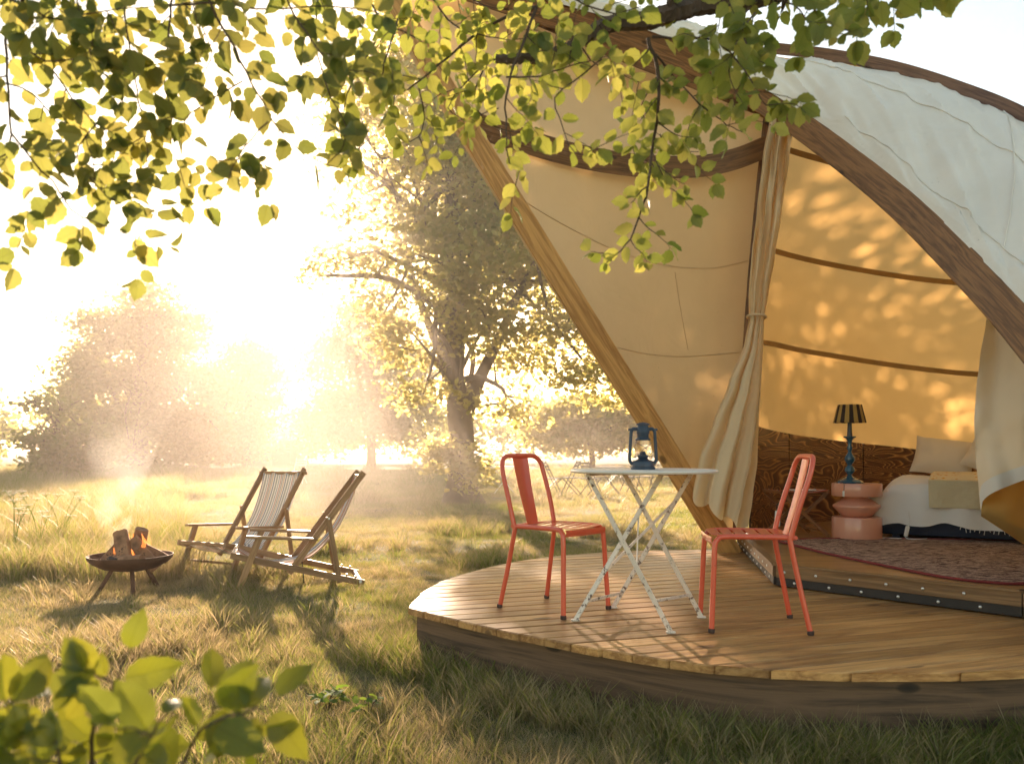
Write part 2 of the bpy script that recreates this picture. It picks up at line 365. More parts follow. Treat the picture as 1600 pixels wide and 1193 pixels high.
def flame_mat():
    m, nt = new_mat('orange flame'); e = N(nt, 'ShaderNodeEmission', i_Strength=.55); e.inputs[0].default_value = (1, .28, .06, 1)
    t = N(nt, 'ShaderNodeBsdfTransparent'); ms = N(nt, 'ShaderNodeMixShader'); ms.inputs[0].default_value = .55
    o = N(nt, 'ShaderNodeOutputMaterial'); nt.links.new(e.outputs[0], ms.inputs[1]); nt.links.new(t.outputs[0], ms.inputs[2]); nt.links.new(ms.outputs[0], o.inputs[0]); return m
M['flame'] = flame_mat()
def stripes_mat(name, stops, repeat=1., trans=.35):
    m, nt = new_mat(name); L = nt.links.new; tc = N(nt, 'ShaderNodeTexCoord'); sx = N(nt, 'ShaderNodeSeparateXYZ'); L(tc.outputs['UV'], sx.inputs[0])
    k = N(nt, 'ShaderNodeMath', operation='MULTIPLY'); k.inputs[1].default_value = repeat; L(sx.outputs[0], k.inputs[0])
    fr = N(nt, 'ShaderNodeMath', operation='FRACT'); L(k.outputs[0], fr.inputs[0]); rp = ramp(nt, stops, 'CONSTANT'); L(fr.outputs[0], rp.inputs[0])
    b = N(nt, 'ShaderNodeBsdfPrincipled', i_Roughness=.85); L(rp.outputs[0], b.inputs['Base Color'])
    n5 = N(nt, 'ShaderNodeTexNoise', i_Scale=500.); L(tc.outputs['Object'], n5.inputs['Vector']); bp = N(nt, 'ShaderNodeBump', i_Strength=.2, i_Distance=.001); L(n5.outputs['Fac'], bp.inputs['Height']); L(bp.outputs[0], b.inputs['Normal'])
    tr = N(nt, 'ShaderNodeBsdfTranslucent'); L(rp.outputs[0], tr.inputs[0]); ms = N(nt, 'ShaderNodeMixShader'); ms.inputs[0].default_value = trans
    L(b.outputs[0], ms.inputs[1]); L(tr.outputs[0], ms.inputs[2]); o = N(nt, 'ShaderNodeOutputMaterial'); L(ms.outputs[0], o.inputs[0]); return m
cw, cr_, cb_, cg_, cy_ = (.78, .74, .68), (.50, .20, .13), (.13, .14, .22), (.40, .38, .34), (.62, .42, .25)
M['sling_blue'] = stripes_mat('white and navy striped sling', [(0, cw), (.10, cb_), (.16, cw), (.26, cy_), (.33, cw), (.42, cg_), (.50, cw), (.58, cr_), (.64, cw), (.76, cb_), (.80, cw), (.9, cg_)], 3.2)
M['sling_orange'] = stripes_mat('orange and navy striped sling', [(0, cy_), (.14, cw), (.24, cb_), (.31, cw), (.40, cr_), (.55, cy_), (.68, cw), (.76, cb_), (.8, cw), (.88, cr_)], 2.6)
M['stool_cloth'] = stripes_mat('striped stool seat', [(0, (.5, .1, .06)), (.2, (.1, .15, .25)), (.35, (.6, .5, .35)), (.5, (.5, .1, .06)), (.7, (.05, .06, .1)), (.85, (.6, .3, .15))], 2, .1)
M['shade'] = stripes_mat('brown and gold striped shade', [(0, (.50, .30, .07)), (.5, (.045, .022, .012))], 11, .25)
def plywood_mat():
    m, nt = new_mat('rotary cut plywood'); L = nt.links.new; co = coords(nt, 'UV', (.9, 2.6, 1))
    n1 = N(nt, 'ShaderNodeTexNoise', i_Scale=1.15, i_Detail=2.2, i_Roughness=.45, i_Distortion=.9); L(co, n1.inputs['Vector'])
    mu = N(nt, 'ShaderNodeMath', operation='MULTIPLY'); mu.inputs[1].default_value = 24.; L(n1.outputs['Fac'], mu.inputs[0])
    fr = N(nt, 'ShaderNodeMath', operation='FRACT'); L(mu.outputs[0], fr.inputs[0])
    co2 = coords(nt, 'UV', (3, 90, 1)); n2 = N(nt, 'ShaderNodeTexNoise', i_Scale=1., i_Detail=3.); L(co2, n2.inputs['Vector'])
    ad = N(nt, 'ShaderNodeMath', operation='MULTIPLY_ADD'); L(n2.outputs['Fac'], ad.inputs[0]); ad.inputs[1].default_value = .15; L(fr.outputs[0], ad.inputs[2])
    rp = ramp(nt, [(.12, (.07, .022, .006)), (.62, (.15, .05, .013)), (.88, (.50, .25, .075)), (1.0, (.09, .03, .008))]); L(ad.outputs[0], rp.inputs[0])
    b = N(nt, 'ShaderNodeBsdfPrincipled', i_Roughness=.38); L(rp.outputs[0], b.inputs['Base Color']); b.inputs['Coat Weight'].default_value = .2
    bp = N(nt, 'ShaderNodeBump', i_Strength=.3, i_Distance=.002); L(ad.outputs[0], bp.inputs['Height']); L(bp.outputs[0], b.inputs['Normal'])
    o = N(nt, 'ShaderNodeOutputMaterial'); L(b.outputs[0], o.inputs[0]); return m
M['ply'] = plywood_mat()
def rug_mat():
    m, nt = new_mat('flecked brown rug'); L = nt.links.new; co = coords(nt, 'Object', (11, 40, 60), rot=(0, 0, R(30)))
    n1 = N(nt, 'ShaderNodeTexNoise', i_Scale=1., i_Detail=4., i_Roughness=.75); L(co, n1.inputs['Vector'])
    rp = ramp(nt, [(.40, (.035, .014, .012)), (.47, (.14, .06, .045)), (.53, (.58, .42, .31)), (.60, (.09, .035, .03))]); L(n1.outputs['Fac'], rp.inputs[0])
    b = N(nt, 'ShaderNodeBsdfPrincipled', i_Roughness=.95); L(rp.outputs[0], b.inputs['Base Color']); bp = N(nt, 'ShaderNodeBump', i_Strength=.8, i_Distance=.01); L(n1.outputs['Fac'], bp.inputs['Height']); L(bp.outputs[0], b.inputs['Normal'])
    o = N(nt, 'ShaderNodeOutputMaterial'); L(b.outputs[0], o.inputs[0]); return m
M['rug'] = rug_mat(); M['rugedge'] = simple('wine red binding', (.20, .022, .022), .9, bump=.4, bscale=200)
def throw_mat():
    m, nt = new_mat('mustard knitted throw'); L = nt.links.new; tc = N(nt, 'ShaderNodeTexCoord'); sx = N(nt, 'ShaderNodeSeparateXYZ'); L(tc.outputs['UV'], sx.inputs[0])
    mp = N(nt, 'ShaderNodeMapping'); mp.inputs['Scale'].default_value = (34, 22, 1); L(tc.outputs['UV'], mp.inputs[0])
    vo = N(nt, 'ShaderNodeTexVoronoi', i_Scale=1., feature='F1', distance='MANHATTAN'); L(mp.outputs[0], vo.inputs['Vector'])
    r1 = ramp(nt, [(.36, (.62, .33, .05)), (.52, (.72, .62, .42))]); L(vo.outputs['Distance'], r1.inputs[0])
    r2 = ramp(nt, [(.0, (1, 1, 1)), (.25, (0, 0, 0))], 'CONSTANT'); L(sx.outputs[1], r2.inputs[0])
    mx = N(nt, 'ShaderNodeMix', data_type='RGBA'); L(r2.outputs[0], mx.inputs[0]); L(r1.outputs[0], mx.inputs[6]); mx.inputs[7].default_value = (.60, .52, .34, 1)
    b = N(nt, 'ShaderNodeBsdfPrincipled', i_Roughness=.95); L(mx.outputs[2], b.inputs['Base Color']); bp = N(nt, 'ShaderNodeBump', i_Strength=.6, i_Distance=.006); L(vo.outputs['Distance'], bp.inputs['Height']); L(bp.outputs[0], b.inputs['Normal'])
    o = N(nt, 'ShaderNodeOutputMaterial'); L(b.outputs[0], o.inputs[0]); return m
M['throw'] = throw_mat()
def ground_mat():
    m, nt = new_mat('meadow soil and thatch'); L = nt.links.new; co = coords(nt, 'Object')
    n1 = N(nt, 'ShaderNodeTexNoise', i_Scale=.35, i_Detail=6., i_Roughness=.6); L(co, n1.inputs['Vector'])
    n2 = N(nt, 'ShaderNodeTexNoise', i_Scale=14., i_Detail=8., i_Roughness=.7); L(co, n2.inputs['Vector'])
    r1 = ramp(nt, [(.35, (.085, .095, .028)), (.55, (.17, .15, .055)), (.7, (.27, .21, .10))]); L(n1.outputs['Fac'], r1.inputs[0])
    r2 = ramp(nt, [(.3, (.45, .42, .36)), (.7, (1, 1, 1))]); L(n2.outputs['Fac'], r2.inputs[0])
    mx = N(nt, 'ShaderNodeMix', data_type='RGBA', blend_type='MULTIPLY'); mx.inputs[0].default_value = 1; L(r1.outputs[0], mx.inputs[6]); L(r2.outputs[0], mx.inputs[7])
    b = N(nt, 'ShaderNodeBsdfPrincipled', i_Roughness=.95); L(mx.outputs[2], b.inputs['Base Color']); bp = N(nt, 'ShaderNodeBump', i_Strength=1., i_Distance=.04); L(n2.outputs['Fac'], bp.inputs['Height']); L(bp.outputs[0], b.inputs['Normal'])
    o = N(nt, 'ShaderNodeOutputMaterial'); L(b.outputs[0], o.inputs[0]); return m
M['ground'] = ground_mat()

# ------------------------------------------------------------------ ground
def ground_z(x, y):
    d = math.hypot(x, y); k = max(0., min(1., (d - 7) / 12))
    return k * (.10 * noise.noise(Vector((x * .09, y * .09, 3.))) + .05 * noise.noise(Vector((x * .3, y * .3, 1.)))) + .015 * noise.noise(Vector((x * 1.3, y * 1.3, 0)))
bm = bmesh.new(); xs = [-600, -250, -120, -70] + [x * 2. - 50 for x in range(51)] + [70, 120, 250, 600]
xs = sorted(set(xs)); ys = [-60, -20, -8] + [y * .75 - 4 for y in range(24)] + [14 + y * 2. for y in range(1, 32)] + [90, 120, 180, 300, 600, 1200]
g = [[bm.verts.new((x, y, ground_z(x, y) if abs(x) < 60 and y < 80 else 0)) for y in ys] for x in xs]
for i in range(len(xs) - 1):
    for j in range(len(ys) - 1): bm.faces.new((g[i][j], g[i + 1][j], g[i + 1][j + 1], g[i][j + 1]))
tag(ob('ground', bm, M['ground']), kind='structure')

# ------------------------------------------------------------------ deck
deck = thing('wooden_deck', 'rounded raised terrace of pale pine boards in front of the tent', 'deck', (1.2, 4.6, 0))
rim = [G(635, 948, .28), G(672, 916, .28), G(725, 896, .28), G(790, 880, .28), G(880, 867, .28), G(1000, 860, .28), G(1150, 858, .28), Vector((2.6, 6.5, .28)), Vector((3.4, 5.6, .28)), Vector((3.75, 4.6, .28)), Vector((3.35, 3.6, .28)), Vector((2.7, 3.2, .28)),
       G(1600, 1046, .28), G(1400, 1050, .28), G(1260, 1048, .28), G(1130, 1040, .28), G(1010, 1025, .28), G(870, 1000, .28), G(760, 978, .28), G(690, 962, .28), G(635, 948, .28)]
rim = cat_pts(rim, 120)
DN = Vector((-1, 3, 0)).normalized(); DA = Vector((3, 1, 0)).normalized(); PW = .124
def clip_poly(poly, lo, hi):                    # the part of the outline between two plank edges
    def half(pl, f):
        out = []
        for a, b in zip(pl, pl[1:] + pl[:1]):
            fa, fb = f(a), f(b)
            if fa >= 0: out.append(a)
            if fa * fb < 0: out.append(a.lerp(b, fa / (fa - fb)))
        return out
    p = half(poly, lambda q: q.dot(DN) - lo); return half(p, lambda q: hi - q.dot(DN)) if p else p
ang = math.atan2(DA.y, DA.x); rimp = rim[:-1]
k = 0; lo = 2.2 - 6 * PW
while lo < 6.6:
    pl = clip_poly(rimp, lo + .0048, lo + PW - .0048)
    if len(pl) > 2:
        c0 = sum(pl, Vector()) / len(pl); loc = Vector((c0.x, c0.y, 0)); rot = Matrix.Rotation(-ang, 3, 'Z')
        dz = random.uniform(-.0012, .0012)
        q = [rot @ (p - Vector((loc.x, loc.y, p.z))) for p in pl]
        amin = min(p.x for p in q); amax = max(p.x for p in q); ymid = 0
        # ends cut once, square to the outline: keep only four corners
        lo_y, hi_y = min(p.y for p in q), max(p.y for p in q)
        e = .004
        lowx = [p.x for p in q if p.y < lo_y + e]; hix = [p.x for p in q if p.y > hi_y - e]
        corners = [(min(lowx), lo_y), (max(lowx), lo_y), (max(hix), hi_y), (min(hix), hi_y)]
        j0, j1 = random.uniform(-.009, .006), random.uniform(-.006, .009); corners = [(corners[0][0] + j0, corners[0][1]), (corners[1][0] + j1, corners[1][1]), (corners[2][0] + j1, corners[2][1]), (corners[3][0] + j0, corners[3][1])]
        bm = bmesh.new(); r_ = .005
        rings = []
        for z, ins in ((.246, 0), (.28 - r_, 0), (.28, r_)):
            ring = []
            cx = sum(a for a, _ in corners) / 4; cy = (lo_y + hi_y) / 2
            for a, b in corners:
                ring.append(bm.verts.new((a - math.copysign(ins, a - cx), b - math.copysign(ins, b - cy), z + dz)))
            rings.append(ring)
        bm.faces.new(rings[0][::-1]); bm.faces.new(rings[-1])
        for A_, B_ in zip(rings, rings[1:]):
            for i in range(4): bm.faces.new((A_[i], A_[(i + 1) % 4], B_[(i + 1) % 4], B_[i]))
        o = ob('plank', bm, M['plank'], deck, smooth=False)
        o.location = loc - Vector((1.2, 4.6, 0)); o.rotation_euler = (0, 0, ang)
        k += 1
    lo += PW
cen = sum(rimp, Vector()) / len(rimp)
fas = [p + (Vector((cen.x, cen.y, 0)) - Vector((p.x, p.y, 0))).normalized() * .07 for p in rimp]
fas = [Vector((p.x, p.y, .113)) for p in fas]; fas.append(fas[0])
ob('fascia_board', beam(fas, .03, .255), M['fascia'], deck, world=True)
# nail heads and joist under the boards
bm = bmesh.new()
for i in range(7):
    x = cen.x - 1.2 + i * .4; hh = math.sqrt(max(0, 1.35 ** 2 - (x - cen.x) ** 2)) - .1
    if hh > .2: add_beam(bm, [Vector((x, cen.y - hh, .2)), Vector((x, cen.y + hh, .2))], .05, .09)
ob('joist_frame', bm, M['fascia'], deck, world=True)

# ------------------------------------------------------------------ tent
TL = Vector((2.6, 5.6, 0))
tent = thing('glamping_tent', 'shell shaped canvas tent on curved wooden arches, open towards the deck', 'tent', TL)
def T(name, bm, mat, smooth=True, parent=None, label=None):
    o = ob(name, bm, mat, parent or tent, True, smooth)
    if label: o['label'] = label
    return o
A_pts = [P(575, -70, 5.3), P(700, -32, 5.5), P(850, 18, 5.85), P(1000, 62, 6.15), P(1110, 110, 6.35), P(1215, 172, 6.4), P(1300, 232, 5.9), P(1400, 312, 5.25), P(1500, 408, 4.6), P(1600, 515, 4.05), P(1740, 700, 3.5), P(1900, 1000, 2.95), P(1985, 1190, 2.75)]
A = curve(A_pts)
arch = cat_pts(A_pts, 72)
T('front_arch', beam(arch, .09, .185, facing(arch)), M['beam_dark'])
L_pts = [P(1141, 866, 6.6), P(1000, 636, 6.28), P(877, 437, 5.95), P(720, 180, 5.58), P(620, 5, 5.38), P(575, -68, 5.3)]
lb = cat_pts(L_pts, 40)
T('side_beam', beam(lb, .07, .15, facing(lb), ws=[1.3 - .55 * i / 40 for i in range(41)]), M['beam'])
eg = [p + Vector((-.075 - .0 * i, .02, -.02)) for i, p in enumerate(lb)]
T('canvas_edging', beam(eg, .03, .035, facing(eg)), M['curtain'])
Br_pts = [P(715, 186, 5.66), P(800, 214, 5.8), P(900, 243, 6.0), P(1000, 259, 6.2), P(1090, 260, 6.4), P(1150, 248, 6.5), P(1200, 228, 6.6)]
br = cat_pts(Br_pts, 40)
T('brace_beam', beam(br, .06, .165, facing(br)), M['beam_dark'])
b2 = cat_pts([P(840, 22, 5.88), P(980, 82, 6.16), P(1100, 128, 6.4), P(1205, 172, 6.58)], 24)
T('brace_beam', beam(b2, .06, .15, facing(b2)), M['beam_dark'])
Po_pts = [P(1203, 165, 6.62), P(1186, 330, 6.7), P(1170, 520, 6.8), P(1152, 838, 6.95)]
po = cat_pts(Po_pts, 20)
T('post', beam(po, .07, .085, facing(po)), M['beam_dark'])
B_pts = [P(575, -72, 5.3), P(700, -45, 5.55), P(850, -8, 5.95), P(1000, 22, 6.3), P(1110, 52, 6.5), P(1212, 88, 6.6), P(1300, 95, 6.45), P(1400, 115, 6.1), P(1500, 148, 5.7), P(1600, 190, 5.25), P(1750, 280, 4.7), P(1980, 470, 4.15), P(2300, 930, 3.6)]
B = curve(B_pts)
rb = cat_pts([P(1212, 76, 6.58), P(1300, 86, 6.45), P(1400, 106, 6.1), P(1500, 138, 5.7), P(1600, 180, 5.25), P(1750, 270, 4.7), P(1980, 458, 4.15), P(2300, 900, 3.6)], 50)
T('ridge_beam', beam(rb, .09, .085, facing(rb)), M['ridge'])
# roof canvas between front arch and ridge, with the cream lap over the arch
def fA(u):
    p = A(u); d = (A(min(1, u + .01)) - A(max(0, u - .01))).normalized(); vw = (p - Vector((0, 0, CAM_H))).normalized(); q = d.cross(vw).normalized()
    return p + (q if q.z > 0 else -q) * .066 - vw * .062
def roof_f(u, v):
    a, b = fA(u), B(u); wdt = (b - a).length
    n = Vector((.25, -.75, .6)).normalized()
    lap = min(.16, wdt * .25) / max(wdt, .01)
    if v < .25: k = v / .25 * lap; p = a.lerp(b, k) + n * (.01 + .05 * math.sin(v / .25 * math.pi / 2))
    else:
        k = lap + (v - .25) / .75 * (1 - lap); p = a.lerp(b, k) + n * (.06 * (1 - (v - .25) / .75) + .10 * min(1, wdt) * math.sin((v - .25) / .75 * math.pi))
    cr = 1 - abs(noise.noise(Vector((u * 17 + v * 2.2, v * 1.1, 9)))) * 2.2; cr2 = 1 - abs(noise.noise(Vector((u * 44 - v * 5, v * 2.5, 4)))) * 2.4
    w_ = .022 * max(0, cr) ** 3 + .010 * max(0, cr2) ** 3 + .030 * noise.noise(Vector((u * 26, v * 1.6, 0))) + .018 * noise.noise(Vector((u * 60 + v * 9, v * 4, 5)))
    return p + n * w_ * min(1, wdt * 2) * (1 if v > .05 else .2)
T('roof_canvas', surf(roof_f, 220, 56), M['roof'])
for (ua, ub, va, vb) in ((.44, .95, .70, .60), (.50, .80, .24, .27)):
    T('seam', tube([roof_f(ua + (ub - ua) * i / 60, va + (vb - va) * i / 60) + Vector((0, -.004, .004)) for i in range(61)], .0045, 5), M['roof'])
T('seam', tube([roof_f(.70 + .02 * i / 20, .26 + .70 * i / 20) + Vector((0, -.004, .004)) for i in range(21)], .004, 5), M['roof'])
# canopy lining
Lb = curve(L_pts); Brc = curve(Br_pts); Pc = curve(Po_pts)
F1 = L_pts[0]; iB = .62
behind = Vector((.03, .09, 0))
def lowf(u, v, p):
    s_ = math.sin(u * math.pi) * math.sin(v * math.pi)
    return p + Vector((-.05, .30, .02)) * s_ + Vector((0, .8, 0)) * .018 * noise.noise(Vector((u * 5 + v * 3, v * 2.2, 0))) * min(1, s_ * 3) + behind
pB = Lb(.60)
T('canopy_canvas', surf(coons(lambda u: F1.lerp(Pc(1), u), lambda u: Brc(u), lambda v: Lb(v * .60), lambda v: Pc(1 - v * .90), lowf), 48, 48), M['canopy'])
def upf(u, v, p):
    s_ = math.sin(u * math.pi) * math.sin(v * math.pi)
    return p + Vector((.0, .25, .12)) * s_ + Vector((0, .3, .2)) * .05 * noise.noise(Vector((u * 6, v * 3, 7))) * s_ + behind
T('canopy_canvas', surf(coons(lambda u: Brc(u), lambda u: A(u * 5 / 12), lambda v: Lb(.60 + .40 * v), lambda v: Pc(.10 - .10 * v).lerp(A(5 / 12), v), upf), 40, 24), M['canopy'])
# seams of the canopy lining
cf = coons(lambda u: F1.lerp(Pc(1), u), lambda u: Brc(u), lambda v: Lb(v * .60), lambda v: Pc(1 - v * .90), lowf)
for va, vb in ((.50, .34), (.84, .60)):
    T('seam', tube([cf(.04 + .92 * i / 40, va + (vb - va) * i / 40) + Vector((0, -.004, 0)) for i in range(41)], .0032, 5), M['canopy'])
T('seam', tube([cf(.55, .43 + .26 * i / 20) + Vector((0, -.004, 0)) for i in range(21)], .0028, 5), M['canopy'])
# back wall: plywood skirt and ochre canvas up to the ridge
Wp = [(2.08, 6.98, 1.33), (2.5, 7.5, 1.28), (3.1, 7.95, 1.22), (3.9, 8.25, 1.15), (4.8, 8.2, 1.05), (5.6, 7.6, 1.0), (6.1, 6.6, .95), (6.1, 5.4, .9), (5.5, 4.3, .85), (4.7, 3.6, .7), (4.05, 3.3, .5)]
Wc = curve(Wp)
i0 = 5 / 12
def back_f(u, v):
    w = Wc(u); b = B(i0 + (1 - i0) * u); k = v
    p = w.lerp(b, k); out = Vector((p.x - 3.6, p.y - 5.4, 0)); out = out.normalized() if out.length > .01 else Vector((0, 1, 0))
    fac = math.sin(v * math.pi) * math.sin(min(1, (u * 6)) * math.pi / 2)
    wr = .035 * noise.noise(Vector((u * 14, v * 5, 2)))
    return p + out * ((.75 * fac) + wr * fac) + Vector((0, 0, .42 * fac))
T('back_canvas', surf(back_f, 90, 30), M['inner'])
for vv in (.215, .48, .77):
    st = [back_f(.0 + .6 * i / 60, vv) for i in range(61)]
    st = [p + (Vector((3.2, 4.6, 1.6)) - p).normalized() * .025 for p in st]
    T('seam_strap', beam(st, .05, .012, facing(st) and [d.cross(Vector((0, 0, 1))) * 0 + Vector((.45, .85, -.1)) for d in st]), M['strap'])
def ply(u0, u1, za, zb, off=0., nu=12):
    def f(u, v):
        w = Wc(u0 + (u1 - u0) * u); out = Vector((w.x - 3.6, w.y - 5.4, 0)).normalized()
        z0 = FLOOR_Z + (w.z - FLOOR_Z) * za; z1 = FLOOR_Z + (w.z - FLOOR_Z) * zb
        return Vector((w.x, w.y, z0 + (z1 - z0) * v)) - out * off
    bm = surf(f, nu, 2, .012); uv = bm.loops.layers.uv.verify()
    for fc in bm.faces:
        for l in fc.loops: l[uv].uv = (l.vert.co.x * .8 + l.vert.co.y * .6, l.vert.co.z)
    return bm
for (u0, u1) in ((0, .1205), (.1225, .258), (.26, .42), (.422, .6), (.602, .8), (.802, 1)):
    T('plywood_panel', ply(u0, u1, 0, .815), M['ply']); T('plywood_panel', ply(u0, u1, .822, 1.0), M['ply'])
T('backing_board', ply(0, 1, .0, .99, -.02, 120), M['fascia'])
# platform
plat = [(1.97, 6.98), (1.62, 4.92), (2.52, 3.97), (3.42, 3.02), (4.3, 2.95), (5.6, 4.0), (6.3, 5.4), (6.25, 6.9), (5.7, 7.8), (4.85, 8.4), (3.85, 8.42), (3.0, 8.1), (2.35, 7.6)]
bm = bmesh.new(); lo_ = [bm.verts.new((x, y, .285)) for x, y in plat]; hi_ = [bm.verts.new((x, y, FLOOR_Z)) for x, y in plat]
bm.faces.new(hi_); bm.faces.new(lo_[::-1])
for i in range(len(plat)): j = (i + 1) % len(plat); bm.faces.new((lo_[i], lo_[j], hi_[j], hi_[i]))
platform = T('platform', bm, M['floor'], smooth=False)
V2 = lambda p, z: Vector((p[0], p[1], z))
for k_, (a, b) in enumerate(((plat[0], plat[1]), (plat[1], plat[2]), (plat[2], plat[3]))):
    d = (V2(b, 0) - V2(a, 0)).normalized(); out = Vector((d.y, -d.x, 0)); out = -out if out.dot(V2(a, 0) - Vector((4, 6, 0))) < 0 else out
    T('edge_board', beam([V2(a, .375) + out * .014 + d * .003, V2(b, .375) + out * .014 - d * .003], .027, .074), M['edge'], parent=tent)
    T('nosing_board', beam([V2(a, .4135) + out * .012 - d * .012, V2(b, .4135) + out * .012 + d * .012], .05, .013), M['edge'], parent=tent)
    T('metal_strip', beam([V2(a, .313) + out * .012 + d * .004, V2(b, .313) + out * .012 - d * .004], .02, .05), M['strip'], parent=tent)
    Ln = (V2(b, 0) - V2(a, 0)).length; n_ = int(Ln / .2)
    for z, offx, po_ in ((.372, .05, .0275), (.312, .13, .022)):
        for i in range(n_):
            p = V2(a, z) + d * (offx + i * .2 + random.uniform(-.012, .012)) + out * po_
            bmb = lathe([(.0085, 0), (.0085, .002), (.0065, .005), (.003, .0062), (0, .0065)], 10)
            bmesh.ops.transform(bmb, matrix=Matrix.Translation(p) @ out.to_track_quat('Z', 'Y').to_matrix().to_4x4(), verts=bmb.verts)
            T('bolt', bmb, M['bolt'])
# ------------------------------------------------------------------ curtains
def interp(rows, t):
    for a, b in zip(rows, rows[1:]):
        if t <= b[0]: k = (t - a[0]) / (b[0] - a[0]); k = k * k * (3 - 2 * k) * .5 + k * .5; return [x + (y - x) * k for x, y in zip(a, b)]
    return list(rows[-1])
lrows = [(170, 1206, 1243), (250, 1191, 1233), (330, 1181, 1223), (400, 1173, 1212), (460, 1169, 1201), (497, 1170, 1194), (535, 1163, 1193), (600, 1136, 1191), (660, 1112, 1188), (720, 1090, 1185), (772, 1083, 1176), (830, 1083, 1166)]
def cur_l(u, v):
    yb = 775 + 55 * (u ** .8) + 7 * math.sin(u * 17)
    y = 170 + (yb - 170) * v
    _, a, b = interp(lrows, min(y, 830)); wdt = (b - a)
    tw = 1 if y > 497 else -1
    k = abs(y - 497) / 330
    fold = .028 + .05 * min(1, k)
    Y = 6.30 + .06 * (1 - v) + fold * math.sin(u * 15 + tw * k * 5.0 + 1) + .4 * fold * math.sin(u * 34 + k * 9)
    ux = u + .035 * math.sin(u * 22 + k * 4)
    if y > 497: Y += .10 * math.sin(u * math.pi) * -k * 2
    return P(a + wdt * ux, y, Y)
cl = ob('tent_curtain', surf(cur_l, 90, 80), M['curtain'], None); tag(cl, 'long cream curtain tied in at the middle beside the sloping beam of the tent', 'curtain', 'curtains at the tent mouth')
tie = ob('tie_band', tube([P(1182 + 15 * math.cos(a), 495 + 4 * math.sin(a * 1.0) , 6.34 + .07 * math.sin(a)) for a in [i * math.pi / 8 for i in range(17)]], .009, 6), M['curtain'], cl, True)
rrows = [(440, 1553, 1640), (500, 1541, 1680), (560, 1531, 1700), (610, 1525, 1710), (660, 1522, 1715), (720, 1525, 1716), (760, 1529, 1716), (800, 1532, 1716)]
def cur_r(u, v):
    yb = 796 - 62 * (u ** .38) - 30 * u * u
    y = 440 + (yb - 440) * v; _, a, b = interp(rrows, min(y, 800))
    dx = math.exp(-((u - .33) / .10) ** 2) * math.exp(-((y - 580) / 45) ** 2)
    Y = 4.60 - .35 * u + .05 * math.sin(u * 7 + v * 2.5) + .022 * math.sin(u * 19 - v * 4) + .07 * dx + .02 * noise.noise(Vector((u * 6, v * 7, 0)))
    return P(a + (b - a) * u, y, Y)
cr2 = ob('tent_curtain', surf(cur_r, 60, 60), M['curtain_r']); tag(cr2, 'cream curtain held open at the right of the bed with its white hem swept up', 'curtain', 'curtains at the tent mouth')
ob('hem', surf(lambda u, v: cur_r(u, .93 + .072 * v) + Vector((0, -.007, 0)), 50, 3, .002), M['hem'], cr2, True)
def cur_r2(u, v):
    top = 796 - 62 * (u ** .38) - 30 * u * u - 20
    bot = 806 + 78 * u * 1.55 if u < .6 else 806 + 72.5
    y = top + (bot - top) * v
    Y = 4.72 - .25 * u + .10 * math.sin(v * math.pi) + .03 * math.sin(u * 13 + v * 3)
    return P(1533 + 183 * u, y, Y)
ob('reverse_side', surf(cur_r2, 40, 20), M['curtain_in'], cr2, True)
ob('reverse_hem', surf(lambda u, v: cur_r2(u, .82 + .185 * v) + Vector((0, -.008, 0)), 40, 3, .002), M['curtain_in'], cr2, True)

# ------------------------------------------------------------------ rug, bed, stool, side table, lamp
Z = FLOOR_Z
rugo = [(2.02, 6.20), (2.06, 5.85), (2.12, 5.33), (2.29, 4.56), (2.38, 4.32), (2.50, 4.20), (2.66, 4.17), (3.3, 4.35), (4.1, 4.6), (4.6, 5.2), (4.3, 6.0), (3.0, 6.3), (2.4, 6.3)]
rp_ = cat_pts([Vector((x, y, 0)) for x, y in rugo + rugo[:1]], 90)[:-1]
rug = thing('rug', 'flecked brown rug with a wine red edge on the tent floor', 'rug', (3, 5.2, Z))
bm = bmesh.new(); lo_ = [bm.verts.new((p.x, p.y, Z + .001)) for p in rp_]; hi_ = [bm.verts.new((p.x, p.y, Z + .010)) for p in rp_]; bm.faces.new(hi_)
for i in range(len(rp_)): j = (i + 1) % len(rp_); bm.faces.new((lo_[i], lo_[j], hi_[j], hi_[i]))
ob('pile', bm, M['rug'], rug, True, False)
bm = bmesh.new(); add_tube(bm, [Vector((p.x, p.y, Z + .009)) for p in rp_], .008, 6, closed=True); ob('binding', bm, M['rugedge'], rug, True)

